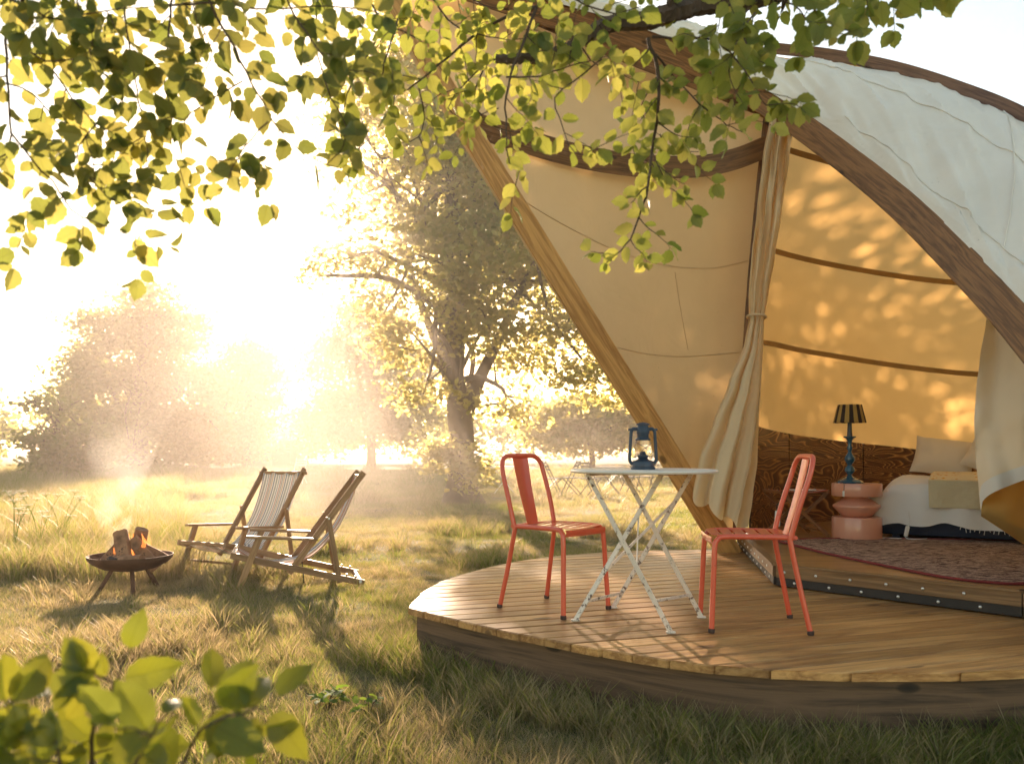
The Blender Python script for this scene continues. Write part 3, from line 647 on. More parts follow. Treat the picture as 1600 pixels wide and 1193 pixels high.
BA = math.atan2(-.54, .84)
bed = thing('bed', 'low bed with navy base and white duvet against the plywood wall', 'bed', (2.93, 6.46, Z), BA)
ob('bed_base', box((1.0, .8, .115), (1.96, 1.5, .17), bev=.012), M['navy'], bed)
for x, y in ((.12, .12), (1.88, .12), (.12, 1.45), (1.88, 1.45)): ob('leg', box((x, y, .015), (.06, .06, .03)), M['navy'], bed)
ob('mattress', box((1.0, .8, .31), (1.94, 1.5, .20), bev=.05), M['linen'], bed)
def duv(u, v):
    # a cloth over the mattress: v runs from the front hem over the top to the head, u across from the left hem
    s = v * 1.75; x = -.06 + u * 2.15
    yy = s - .33; z = .445
    def edge(q, drop):   # height and outward push when beyond an edge
        if q >= .05: return 0, q
        return (.05 - q), .05
    dz = 0.
    if yy < .04: d = .04 - yy; dz = min(d, .36) * .97; y = .04 - .06 * math.sin(min(1, d / .12) * math.pi / 2) - .015 * math.sin(u * 45) * min(1, d * 5)
    else: y = yy
    rim_ = min(1, max(0, (x + .06) / .22)); dz2 = .24 * (1 - rim_) ** 2 if dz < .05 else .06 * (1 - rim_)
    z = .455 - dz - dz2 - .03 * max(0, 1 - (yy) / .18) * (yy >= .04) + .018 * noise.noise(Vector((u * 9, v * 8, 0))) + .01 * noise.noise(Vector((u * 22, v * 18, 3))) + .035 * math.sin(min(1, max(0, yy)) * math.pi)
    if dz > .25: z += .014 * math.sin(u * 30) + .02 * math.sin(u * 9)
    return Vector((x, y - .0, z))
ob('duvet', surf(duv, 80, 60, .012), M['linen'], bed)
bm = bmesh.new()
for i in range(46):
    u = .30 + i * .0145; x = -.06 + u * 2.15; L_ = random.uniform(.015, .04); zz = duv(u, 0).z + .004; yq = duv(u, 0).y
    add_tube(bm, [Vector((x, yq - .004, zz)), Vector((x + random.uniform(-.006, .006), yq - .006, zz - L_))], .0022, 4)
tag(ob('fringe', bm, M['linen'], bed), kind='stuff')
bw = Matrix.Translation((2.93, 6.46, Z)) @ Matrix.Rotation(BA, 4, 'Z')
def on_bed(x, y, z): return bw @ Vector((x, y, z))
def thr(u, v):
    s = v * .95; yy = s - .19; x = .37 + u * 1.25
    if yy < .04: d = .04 - yy; y = -.035 - .012 * math.sin(u * 33) * min(1, d * 6); z = .485 - d * .98 - .012
    else: y = yy - .06 * max(0, 1 - yy / .15); z = .477 + .035 * math.sin(min(1, yy) * math.pi) - .028 * max(0, 1 - yy / .16)
    z += .006 * noise.noise(Vector((u * 9, v * 8, 2)))
    return Vector((x - .02 * v, y - .008, z + .012))
tb = surf(lambda u, v: on_bed(*thr(u, v)), 50, 40, .008)
tag(ob('throw_blanket', tb, M['throw']), 'mustard and cream knitted throw spread over the white bed', 'blanket')
def pillow_bm(w, h, t):
    def f(u, v):
        a, b = (u - .5) * 2, (v - .5) * 2; e = (1 - abs(a) ** 3.2) * (1 - abs(b) ** 3.2)
        px = a * w / 2 * (1 - .07 * (1 - b * b)); pz = b * h / 2 * (1 - .09 * (1 - a * a))
        return px, pz, t / 2 * max(0, e) ** .55, .010 * noise.noise(Vector((u * 5, v * 5, w * 9)))
    bm = bmesh.new()
    for s in (1, -1):
        b_ = surf(lambda u, v: Vector((f(u, v)[0], s * f(u, v)[2] + f(u, v)[3], f(u, v)[1])), 22, 16)
        me = bpy.data.meshes.new('tmp'); b_.to_mesh(me); b_.free(); bm.from_mesh(me); bpy.data.meshes.remove(me)
    bmesh.ops.remove_doubles(bm, verts=bm.verts[:], dist=.0005); bmesh.ops.recalc_face_normals(bm, faces=bm.faces[:]); return bm
for nm, (x, y, z), w, h, t, rx, ry, m, lab in (
        ('pillow', (.37, 1.20, .64), .50, .38, .19, -.50, .14, 'pillow', 'oatmeal linen pillow nearest the lamp, leaning on the plywood wall'),
        ('pillow', (.80, 1.10, .64), .50, .38, .17, -.45, .42, 'pillow', 'oatmeal linen pillow between the first pillow and the green cushion'),
        ('cushion', (1.05, 1.24, .66), .48, .38, .14, -.38, .5, 'green_cloth', 'sage green cushion behind the two pillows by the curtain')):
    o = ob(nm, pillow_bm(w, h, t), M[m]); o.location = on_bed(x, y, z); o.rotation_euler = Euler((rx, ry, BA)); tag(o, lab, nm, 'pillows on the bed' if nm == 'pillow' else None)

SX, SY = 2.735, 6.40
st = thing('side_table', 'salmon pink drum table with a pinched double cone waist', 'side table', (SX, SY, Z))
ob('lower_drum', lathe([(.170, 0), (.184, .006), (.186, .02), (.186, .165), (.182, .174), (.168, .176)], 48), M['pink'], st)
ob('waist', lathe([(.105, .176), (.118, .185), (.176, .250), (.178, .258), (.176, .266), (.095, .322), (.10, .336)], 48), M['pink'], st)
ob('upper_drum', lathe([(.16, .336), (.183, .338), (.187, .345), (.187, .432), (.183, .439), (.0, .440)], 48), M['pink'], st)
lp = thing('table_lamp', 'turned petrol blue lamp with brown and gold striped shade', 'lamp', (SX - .055, SY, Z + .440))
ob('base', lathe([(.0, .0), (.100, .0), (.103, .008), (.095, .02), (.06, .033), (.04, .045), (.03, .05)], 32), M['lampblue'], lp)
ob('stem', lathe([(.030, .048), (.018, .06), (.020, .07), (.040, .095), (.038, .12), (.018, .142), (.020, .15), (.040, .180), (.041, .20), (.020, .235), (.014, .25), (.022, .275), (.015, .30), (.018, .335), (.028, .352), (.046, .362), (.047, .370), (.026, .372)], 32), M['lampblue'], lp)
ob('neck', lathe([(.022, .371), (.019, .40), (.015, .50), (.012, .55)], 20), M['lampdark'], lp)
def shf(u, v): a = u * 2 * math.pi; r = .124 - .034 * v; return Vector((r * math.cos(a), r * math.sin(a), .478 + .142 * v))
ob('lamp_shade', surf(shf, 88, 3, .002), M['shade'], lp)
ob('cable', tube([(-.10, -.05, .012), (-.118, -.13, .008), (-.122, -.187, -.0), (-.122, -.189, -.03), (-.125, -.190, -.055)], .0025, 6, 12), M['lampdark'], lp)
ob('switch', box((-.128, -.192, -.075), (.016, .012, .045), bev=.004), M['whiteplastic'], lp)

sl_ = thing('folding_stool', 'folding wooden stool with a striped cloth seat beside the pink table', 'stool', (2.33, 6.62, Z), R(8))
for s in (-1, 1):
    for k_, (a, b) in enumerate((((-.20, .36), (.20, 0.01)), ((.20, .36), (-.20, 0.01)))):
        y = s * (.15 - .018 * k_); ob('leg', beam([(a[0], y, a[1]), (b[0], y, b[1])], .018, .028, Vector((0, 0, 1))), M['stoolwood'], sl_)
for x in (-.20, .20): ob('rail', beam([(x, -.165, .365), (x, .165, .365)], .024, .022), M['stoolwood'], sl_)
ob('stretcher', beam([(.16, -.14, .05), (.16, .14, .05)], .016, .016), M['stoolwood'], sl_)
ob('seat', surf(lambda u, v: Vector((-.205 + .41 * v, -.145 + .29 * u, .378 - .022 * math.sin(v * math.pi))), 12, 10, .003), M['stool_cloth'], sl_)
bk = ob('magazine', box((2.36, 6.60, Z + .377), (.20, .14, .008), Euler((0, 0, .3)), .002), M['whiteplastic']); tag(bk, 'thin magazine lying on the striped stool seat', 'magazine')
lt = thing('hanging_tag', 'white cardboard tag hanging on a dark loop by the plywood wall', 'tag', (2.14, 6.50, Z + .15))
ob('card', box((0, 0, .0), (.045, .004, .125), Euler((0, .05, 0)), .001), M['whiteplastic'], lt)
ob('loop', tube([(.0, 0, .06), (-.01, 0, .10), (.02, 0, .125), (.035, 0, .10), (.02, 0, .085)], .003, 6, 12), M['lampdark'], lt)
swp = on_bed(.22, -.085, 0)
cd = thing('bedside_cable', 'white mains cable with a rocker switch hanging from the duvet hem', 'cable', swp)
ob('switch', box((0, 0, .070), (.030, .022, .085), Euler((0, .22, 0)), .008), M['whiteplastic'], cd)
ob('cord', tube([(.03, .03, .22), (.022, .0, .15), (.012, 0, .11)], .003, 6, 8), M['whiteplastic'], cd)
ob('cord', tube([(-.012, 0, .03), (.0, -.02, .015), (.08, -.05, .015), (.16, .0, .015)], .003, 6, 14), M['whiteplastic'], cd)
ob('cord', tube([(-.04, .0, .015), (-.15, .04, .015), (-.26, .0, .015), (-.36, .08, .015), (-.42, .04, .02)], .003, 6, 20), M['whiteplastic'], cd)

# ------------------------------------------------------------------ cafe table, lantern, chairs
TX, TY = .640, 3.93
A_, B_, C_, D_ = [G(px, py, DECK_Z) for px, py in ((899, 970), (1048, 989), (1096, 965), (958, 950))]
tc_ = (A_ + B_ + C_ + D_) / 4
tab = thing('folding_table', 'round white folding bistro table with chipped crossed legs on the deck', 'table', (TX, TY, DECK_Z))
ob('tabletop', lathe([(0, .716), (.335, .716), (.352, .719), (.356, .726), (.352, .732), (.345, .734), (0, .733)], 72), M['tabletop'], tab)
Lc = lambda p: p - Vector((TX, TY, DECK_Z))
ex = (B_ - A_).normalized(); ey = (D_ - A_).normalized()
def flat_bar(name, a, b, w=.022, t=.007):
    d = (b - a).normalized(); v_ = ((a + b) / 2 + Vector((TX, TY, DECK_Z)) - Vector((0, 0, CAM_H))).normalized()
    return ob(name, beam([a, b], t, w, d.cross(ey if abs(d.dot(ex)) > abs(d.dot(ey)) else ex)), M['tablewhite'], tab)
zt = .712
tl = lambda px, dy: Lc(P(px, 735, TY + dy)) * Vector((1, 1, 0)) + Vector((0, 0, zt))
tA, tD, tB, tC = tl(918, -.12), tl(975, .13), tl(1034, -.10), tl(1081, .14)
a0, b0, c0_, d0_ = [Lc(p) + Vector((0, 0, .006)) for p in (A_, B_, C_, D_)]
flat_bar('leg', a0, tB); flat_bar('leg', b0, tA); flat_bar('leg', d0_, tC); flat_bar('leg', c0_, tD)
mid = lambda p, q, t: p.lerp(q, t)
flat_bar('stretcher', mid(a0, tB, .13), mid(d0_, tC, .11), .014, .005); flat_bar('stretcher', mid(b0, tA, .19), mid(c0_, tD, .15), .014, .005)
ob('stay', beam([mid(a0, tB, .32), mid(d0_, tC, .80)], .005, .014), M['tablewhite'], tab)
ob('stay', beam([mid(b0, tA, .40), mid(tB, a0, .26) + Vector((0, .01, 0))], .005, .012, Vector((0, 1, 0))), M['tablewhite'], tab)
ob('cross_rail', beam([tA + Vector((0, 0, -.002)), tD + Vector((0, 0, -.002))], .02, .010), M['tablewhite'], tab); ob('cross_rail', beam([tB + Vector((0, 0, -.002)), tC + Vector((0, 0, -.002))], .02, .010), M['tablewhite'], tab)
for p in (a0, b0, c0_, d0_): ob('foot', box(p + Vector((0, 0, .0)), (.042, .022, .010), bev=.003), M['tablewhite'], tab)

ln_ = thing('oil_lantern', 'slate blue storm lantern with clear glass standing on the white table', 'lantern', (P(1004.5, 730, 3.93).x, 3.93, DECK_Z + .733))
ln_.rotation_euler = (0, 0, R(6))
ob('tank', lathe([(0, 0), (.058, 0), (.061, .004), (.060, .010), (.054, .013), (.0545, .032), (.051, .039), (.030, .047), (.022, .052)], 36), M['lantern'], ln_)
ob('burner', lathe([(.022, .050), (.024, .058), (.028, .062), (.028, .068), (.016, .072), (.012, .084), (.010, .088), (0, .088)], 28), M['lantern'], ln_)
ob('glass_globe', lathe([(.024, .068), (.034, .078), (.041, .095), (.043, .110), (.038, .130), (.033, .142)], 36, cap=False), M['glass'], ln_)
ob('chimney', lathe([(.037, .141), (.038, .146), (.032, .152), (.028, .155), (.028, .170), (.031, .174), (.032, .186), (.030, .190), (.030, .204), (.026, .210), (.026, .214)], 32), M['lantern'], ln_)
ob('cap', lathe([(.026, .213), (.034, .216), (.033, .220), (.018, .227), (.006, .229), (0, .229)], 28), M['lantern'], ln_)
for s in (-1, 1):
    ob('side_tube', tube([(s * .038, 0, .026), (s * .056, 0, .030), (s * .066, 0, .048), (s * .064, 0, .10), (s * .060, 0, .16), (s * .058, 0, .184), (s * .047, 0, .197), (s * .028, 0, .196)], .0082, 12, 30), M['lantern'], ln_)
    ob('hook', box((s * .066, 0, .193), (.014, .006, .012), bev=.002), M['lantern'], ln_)
    ob('guard_wire', tube([(s * .030, -.03, .072), (s * .012, -.044, .095), (-s * .02, -.041, .118), (-s * .04, -.022, .132)], .0013, 5, 16), M['wire'], ln_)
ob('lift_lever', tube([(-.062, 0, .075), (-.050, 0, .062), (-.034, 0, .058)], .0018, 5, 8), M['wire'], ln_); ob('guard_ring', tube([(.046 * math.cos(a), .046 * math.sin(a), .063) for a in [i * math.pi / 12 for i in range(25)]], .0013, 5), M['wire'], ln_)
ob('bail', tube([(-.066, 0, .192), (-.05, .055, .19), (0, .075, .19), (.05, .055, .19), (.066, 0, .192)], .0016, 5, 20), M['wire'], ln_)

def make_chair():
    t = thing('cafe_chair', '', 'chair')
    m = M['coral']; r = .0125
    for s in (-1, 1):
        ob('front_leg', tube([(s * .180, .200, .006), (s * .168, .190, .22), (s * .160, .182, .385), (s * .157, .170, .418), (s * .155, .140, .432), (s * .152, .0, .433), (s * .148, -.175, .430)], r, 12, 40), m, t)
        ob('back_leg', tube([(s * .185, -.235, .006), (s * .168, -.19, .22), (s * .158, -.155, .40), (s * .156, -.152, .44)], r, 12, 24), m, t)
        for x, y in ((s * .180, .200), (s * .185, -.235)): ob('foot', lathe([(0, 0), (.0135, 0), (.0148, .003), (.0148, .018), (.012, .020)], 14, (x, y, 0)), M['rubber'], t)
    ob('back_frame', tube([(-.157, -.153, .42), (-.162, -.19, .56), (-.160, -.235, .70), (-.148, -.252, .762), (-.115, -.262, .792), (-.06, -.264, .797), (.06, -.264, .797), (.115, -.262, .792), (.148, -.252, .762), (.160, -.235, .70), (.162, -.19, .56), (.157, -.153, .42)], r, 12, 90), m, t)
    def spl(u, v):
        w = .042 + .018 * v; x = (u - .5) * 2 * w; z = .425 + .372 * v; y = -.168 - .098 * (v ** 1.25) - .012 * math.sin(v * math.pi) - .010 * math.cos((u - .5) * 2 * 1.4)
        return Vector((x, y, z))
    ob('back_splat', surf(spl, 10, 24, .003), m, t)
    def front(u): return Vector((-.155 + .31 * u, .183 + .010 * math.sin(u * math.pi), .412))
    ob('front_apron', surf(lambda u, v: front(u) + Vector((0, .010 * math.sin(v * 2.6) + .004 - .02 * (1 - v) * 0, -.012 + .030 * v)), 20, 6, .003), m, t)
    ob('rear_rail', tube([(-.150, -.178, .430), (0, -.186, .430), (.150, -.178, .430)], .010, 10, 14), m, t)
    for i in range(6):
        y0 = .178 - i * .060
        def sl(u, v, y0=y0): x = (u - .5) * 2 * (.146 + .0 * y0); return Vector((x, y0 - .048 * v, .440 - .010 * math.cos((u - .5) * math.pi) - .003 * abs(v - .5)))
        ob('slat', surf(sl, 14, 3, .0025), m, t)
    return t
def copy_thing(src, loc, rz, label=None, group=None):
    r = src.copy(); COL.objects.link(r); r.location = loc; r.rotation_euler = (0, 0, rz)
    if label: r['label'] = label
    if group: r['group'] = group
    def rec(a, b):
        for ch in [o for o in ALLC.get(a.name, [])]:
            c_ = ch.copy(); COL.objects.link(c_); c_.parent = b; c_.matrix_parent_inverse = ch.matrix_parent_inverse.copy(); rec(ch, c_)
    rec(src, r); return r
def index_children(src):
    global ALLC; ALLC = {}
    for o in bpy.data.objects:
        if o.parent: ALLC.setdefault(o.parent.name, []).append(o)
ch = make_chair(); gch = 'coral metal chairs at the bistro table'
fl = [G(px, py, DECK_Z) for px, py in ((787, 947), (879, 965), (871, 935), (949, 952))]; ctr = sum(fl, Vector()) / 4
ch.location = (ctr.x - .005, ctr.y - .02, DECK_Z); ch.rotation_euler = (0, 0, math.atan2(-.72, .69) - math.pi / 2 + R(2))
tag(ch, 'coral red metal chair with its back to the lawn, facing the white table', group=gch)
index_children(ch)
fr_ = [G(px, py, DECK_Z) for px, py in ((1108, 987), (1095, 962), (1248, 991), (1221, 964))]; ctr = sum(fr_, Vector()) / 4
copy_thing(ch, (ctr.x + .005, ctr.y - .01, DECK_Z), math.atan2(.09, -.99) - math.pi / 2, 'coral red metal chair standing before the tent step with its back to the tent', gch)

# ------------------------------------------------------------------ deck chairs on the lawn
def make_deckchair(mat, far_strings=False):
    t = thing('deck_chair', '', 'deck chair'); w = .27; m = M['chairwood']
    # local: x across, y forwards; back rail leans to -y
    top = (-.47, .93); piv = (.12, .13)      # back rail: top end and lower end (y, z)
    sf, sr = (.56, .29), (-.47, .03)          # seat rail: front end and rear end on the grass
    for s in (-1, 1):
        a = s * (w - .012); b = s * (w + .016); c3 = s * (w + .044)
        ob('back_rail', beam([(a, top[0], top[1]), (a, piv[0], piv[1])], .024, .050, Vector((1, 0, 0)).cross(Vector((0, top[0] - piv[0], top[1] - piv[1])))), m, t)
        ob('seat_rail', beam([(b, sf[0], sf[1]), (b, sr[0], sr[1])], .024, .050), m, t)
        ob('front_leg', beam([(c3, .345, .42), (c3, .51, -.01)], .022, .050, Vector((0, 1, .3))), m, t)
        ob('armrest', beam([(c3, .44, .432), (c3, -.10, .398)], .050, .022), m, t)
        ob('prop', beam([(b, -.185, .575), (b, -.275, .04)], .020, .040, Vector((0, 1, 0))), m, t)
        ob('hinge_bolt', lathe([(.009, 0), (.009, .004), (0, .006)], 8, (0, 0, 0)), M['bolt'], t).matrix_local = Matrix.Translation((b + s * .011, -.19, .56)) @ Matrix.Rotation(s * math.pi / 2, 4, 'Y')
        for k in range(3): ob('notch_peg', beam([(b, -.26 - .07 * k, .10 - .018 * k), (b, -.26 - .07 * k, .13 - .018 * k)], .012, .012, Vector((0, 1, 0))), m, t)
    ob('top_bar', beam([(-w - .03, top[0] + .025, top[1] - .04), (w + .03, top[0] + .025, top[1] - .04)], .03, .03), m, t)
    ob('front_bar', beam([(-w - .02, sf[0] - .02, sf[1]), (w + .02, sf[0] - .02, sf[1])], .034, .030), m, t)
    ob('rear_bar', beam([(-w - .03, sr[0] + .03, sr[1] + .015), (w + .03, sr[0] + .03, sr[1] + .015)], .02, .025), M['whitepaint'], t)
    ob('prop_bar', beam([(-w, -.265, .10), (w, -.265, .10)], .018, .02), m, t)
    ob('leg_bar', beam([(-w - .04, .46, .12), (w + .04, .46, .12)], .016, .02), m, t)
    for x in (-.10, -.02, .03): ob('strap', beam([(x, .02, .235), (x, .0, .02)], .003, .008, Vector((0, 1, 0))), M['lampdark'], t)
    pr = curve([Vector((0, y_, z_)) for y_, z_ in ((-.44, .905), (-.375, .71), (-.245, .45), (-.04, .245), (.20, .185), (.38, .215), (.545, .308))])
    def slg(u, v):
        p = pr(v); return Vector(((u - .5) * 2 * (.240 - .014 * math.sin(v * math.pi)), p.y + .006 * math.sin(u * 20 + v * 3), p.z - .012 * math.sin(u * math.pi) * math.sin(v * math.pi) + .004 * math.sin(u * 26 + v * 5)))
    ob('sling', surf(slg, 40, 50, .003), mat, t)
    return t
gd = 'striped deck chairs by the fire pit'
d1 = make_deckchair(M['sling_blue']); d1.location = (-2.47, 7.57, 0); d1.rotation_euler = (0, 0, math.atan2(-.885, -.465) - math.pi / 2)
tag(d1, 'wooden deck chair with white and grey striped sling, half behind the other one', group=gd)
d2 = make_deckchair(M['sling_orange']); d2.location = (-1.735, 6.72, 0); d2.rotation_euler = (0, 0, math.atan2(-.27, -.96) - math.pi / 2)
tag(d2, 'wooden deck chair with orange and navy striped sling, seen from its side', group=gd)
#hc = ob('seat_cushion', box((0, 0, 0), (.40, .12, .03), None, .012), M['coral']); hc.location = Vector((-2.42, 6.97, .42)); hc.rotation_euler = (.1, -.1, R(38)); bpy.data.objects.remove(hc)

# ------------------------------------------------------------------ fire pit
FP = Vector((P(204, 870, 6.35).x, 6.35, 0))
fp = thing('fire_pit', 'rusty iron fire bowl on three legs in the grass', 'fire pit', FP)
ob('bowl', lathe([(0, .178), (.10, .181), (.20, .205), (.27, .240), (.300, .268), (.308, .288), (.314, .288), (.308, .262), (.275, .228), (.20, .188), (.10, .166), (0, .163)], 64), M['bowl'], fp)
for a in (R(200), R(300), R(55)):
    ob('leg', beam([Vector((.13 * math.cos(a), .13 * math.sin(a), .18)), Vector((.24 * math.cos(a), .24 * math.sin(a), -.02))], .030, .030, Vector((0, 0, 1)).cross(Vector((math.cos(a), math.sin(a), 0)))), M['bowl'], fp)
ob('ash_bed', lathe([(0, .215), (.12, .213), (.21, .214)], 24), M['log'], fp)
def log_bm(l, r, sd):
    rn = random.Random(sd); bm = bmesh.new(); n = 7; k = 12; rings = []
    cut = rn.uniform(.1, .5)
    for i in range(k + 1):
        t = i / k; ring = []
        for j in range(n * 2):
            a = j / (n * 2) * 2 * math.pi; rr = r * (1 + .12 * noise.noise(Vector((math.cos(a) * 2, math.sin(a) * 2, t * 3 + sd)))); y = math.sin(a) * rr
            if y < -cut * r: y = -cut * r + .1 * (y + cut * r)
            ring.append(bm.verts.new((math.cos(a) * rr * (1 - .1 * abs(t - .5)), y, (t - .5) * l + .01 * noise.noise(Vector((a, t, sd))))))
        rings.append(ring)
    for a, b in zip(rings, rings[1:]):
        for j in range(n * 2): bm.faces.new((a[j], a[(j + 1) % (n * 2)], b[(j + 1) % (n * 2)], b[j]))
    bm.faces.new(rings[0][::-1]); bm.faces.new(rings[-1]); return bm
logs = [((-.12, -.02, .30), .27, .052, (.15, .75, .1), 'charred split log leaning outwards on the smoking side of the fire'), ((-.01, -.10, .335), .31, .058, (-.30, -.32, 0), 'thick split log standing upright at the front of the fire'),
        ((.03, .05, .345), .30, .052, (.35, .22, .5), 'pale split log standing at the back of the fire'), ((.12, -.03, .300), .30, .052, (.1, -.62, .2), 'split log leaning across the bowl against the upright one'),
        ((-.04, .08, .265), .34, .045, (1.45, .2, 1.3), 'dark log lying flat behind the fire'), ((.03, -.15, .262), .30, .040, (1.5, .1, 1.35), 'short charred log lying flat at the bowl front'), ((.17, .03, .30), .26, .038, (.3, -1.0, .5), 'thin log poking out towards the deck chairs')]
for i, (lc, l, r, rt, lab) in enumerate(logs):
    o = ob('fire_log', log_bm(l, r, i * 3.1), M['log']); o.location = FP + Vector(lc); o.rotation_euler = rt; tag(o, lab, 'log', 'logs burning in the fire pit')
fm = bmesh.new()
for i in range(22):
    x, y = random.uniform(-.1, .14), random.uniform(-.1, .08); h = random.uniform(.06, .15); z0 = random.uniform(.24, .36)
    add_tube(fm, [Vector((x, y, z0)), Vector((x + random.uniform(-.01, .01), y, z0 + h * .4)), Vector((x + random.uniform(-.02, .02), y, z0 + h))], [.016, .014, .001], 6)
fo = ob('flame', fm, M['flame']); fo.location = FP; tag(fo, 'low orange flames licking between the burning logs', 'fire', kind='stuff')
# ------------------------------------------------------------------ trees and far things
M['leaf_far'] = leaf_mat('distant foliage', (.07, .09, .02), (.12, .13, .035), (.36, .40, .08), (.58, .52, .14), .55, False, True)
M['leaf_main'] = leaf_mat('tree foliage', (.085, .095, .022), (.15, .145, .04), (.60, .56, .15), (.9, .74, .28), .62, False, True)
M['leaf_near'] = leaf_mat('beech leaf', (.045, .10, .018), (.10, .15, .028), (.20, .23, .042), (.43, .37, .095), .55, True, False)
M['leaf_lit'] = leaf_mat('sun toned beech leaf', (.055, .11, .02), (.12, .16, .03), (.33, .38, .05), (.62, .56, .12), .58, True, False)  # brighter colour than the left bough's, standing in for sunlight these leaves miss
M['leaf_lit_m'] = leaf_mat('sun toned beech leaves', (.055, .11, .02), (.12, .16, .03), (.33, .38, .05), (.62, .56, .12), .58, True, True)  # same painted-in sunlight for the merged leaves
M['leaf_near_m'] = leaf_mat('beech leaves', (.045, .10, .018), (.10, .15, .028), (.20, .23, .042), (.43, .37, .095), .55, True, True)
M['leaf_shrub'] = leaf_mat('sapling leaf', (.05, .10, .012), (.11, .15, .025), (.36, .40, .03), (.62, .56, .05), .52, True, False, rough=.35)
M['leaf_weed'] = leaf_mat('weed leaf', (.05, .12, .02), (.08, .15, .03), (.24, .38, .04), (.35, .46, .06), .4, True, False, rough=.8)
LV = np.array([(0, 0, 0), (-.30, .28, .05), (-.34, .55, .07), (0, 1, -.06), (.34, .55, .07), (.30, .28, .05)], np.float32)
def leaves_np(pos, size, rng, flat=.5):
    n = len(pos); th = rng.uniform(0, 2 * np.pi, n); tilt = rng.normal(0, .55, n); roll = rng.normal(0, .6, n)
    c, s = np.cos(th), np.sin(th); ct, st_ = np.cos(tilt), np.sin(tilt); cr, sr = np.cos(roll), np.sin(roll)
    v = np.repeat(LV[None], n, 0) * size[:, None, None]
    x, y, z = v[..., 0], v[..., 1], v[..., 2]
    x, z = x * cr[:, None] + z * sr[:, None], -x * sr[:, None] + z * cr[:, None]
    y, z = y * ct[:, None] - z * st_[:, None], y * st_[:, None] + z * ct[:, None]
    x, y = x * c[:, None] - y * s[:, None], x * s[:, None] + y * c[:, None]
    return (np.stack([x, y, z], -1) + pos[:, None, :]).reshape(-1, 3)
def crown_mesh(name, blobs, n, size, clump, rng, per=22, thin=()):
    vol = np.array([b[3] * b[4] * b[5] for b in blobs]) ** .8; pr = vol / vol.sum()
    nc = n // per; which = rng.choice(len(blobs), nc, p=pr); bl = np.array([b[:6] for b in blobs])[which]
    d = rng.normal(size=(nc, 3)); d /= np.linalg.norm(d, axis=1)[:, None]; r = rng.uniform(.25, 1., nc) ** .5
    d[:, 2] = np.where(rng.random(nc) < .25, np.abs(d[:, 2]), d[:, 2])
    cc = bl[:, :3] + d * r[:, None] * bl[:, 3:6] * rng.uniform(.85, 1.12, (nc, 1))
    for px, py, r_, pb in thin:             # looser places in the crown, where the low sun comes through
        qx = HX + cc[:, 0] / cc[:, 1] * FPX; qy = HY - (cc[:, 2] - CAM_H) / cc[:, 1] * FPX
        cc = cc[~((np.hypot(qx - px, qy - py) < r_) & (rng.random(len(cc)) < pb))]
    nc = len(cc); pos = np.repeat(cc, per, 0) + rng.normal(size=(nc * per, 3)) * np.array([clump, clump, clump * .38])
    pos = pos[pos[:, 2] > .25]
    sz = size * rng.uniform(.6, 1.25, len(pos)); vs = leaves_np(pos, sz, rng); m = len(pos)
    base = np.arange(m)[:, None] * 6
    fc = np.concatenate([base + np.array([0, 1, 2, 3]), base + np.array([0, 3, 4, 5])], 1).reshape(-1)
    return np_mesh(name, vs, fc, [4] * (2 * m)), cc
def make_tree(name, label, cat, base, trunk_pts, tr, blobs, n, size, clump, seed, mat='leaf_far', group=None, nb=26, per=22, thin=()):
    rng = np.random.default_rng(seed); rn = random.Random(seed)
    t = thing(name, label, cat, base, 0, group); base = Vector(base)
    me, cc = crown_mesh('crown', blobs, n, size, clump, rng, per, thin)
    bm = bmesh.new(); tp = cat_pts(trunk_pts, 16)
    rr = [tr * (1.55 - .0 * i) if i == 0 else tr * (1.18 if i == 1 else 1.) * (1 - .62 * i / 16) for i in range(17)]
    add_tube(bm, tp, rr, 12)
    for v in bm.verts: v.co += Vector((noise.noise(v.co * 2.1), noise.noise(v.co * 2.1 + Vector((9, 0, 0))), 0)) * tr * .22
    ob('trunk', bm, M['bark'], t, True)
    bm = bmesh.new()
    for i in range(nb):
        q = Vector(cc[rn.randrange(len(cc))]); s0 = tp[rn.randrange(6, 17)]
        if i < len(blobs): q = Vector(blobs[i][:3])
        m1 = s0.lerp(q, .4) + Vector((rn.uniform(-.3, .3), rn.uniform(-.3, .3), rn.uniform(.1, .6))); m2 = s0.lerp(q, .75) + Vector((rn.uniform(-.3, .3), rn.uniform(-.3, .3), rn.uniform(0, .4)))
        r0 = tr * rn.uniform(.15, .30) if i < len(blobs) else tr * rn.uniform(.08, .2)
        path = cat_pts([s0, m1, m2, q], 9); add_tube(bm, path, [r0, .02], 6)
        for k in range(3):
            a = path[rn.randrange(4, 9)]; add_tube(bm, [a, a + Vector((rn.uniform(-.8, .8), rn.uniform(-.8, .8), rn.uniform(-.1, .7)))], [.03, .01], 4)
    ob('branch', bm, M['bark'], t, True)
    o = link('crown', me, M[mat], t, True); tag(o, kind='stuff'); return t
def BL(px, py, rx, ry, Y, rd=None, dY=0):
    p = P(px, py, Y + dY); k = Y / FPX; return (p.x, p.y, p.z, rx * k, rd or max(rx, ry) * k * .8, ry * k)
YM = 17.
tk = lambda px, py, Y: P(px, py, Y)
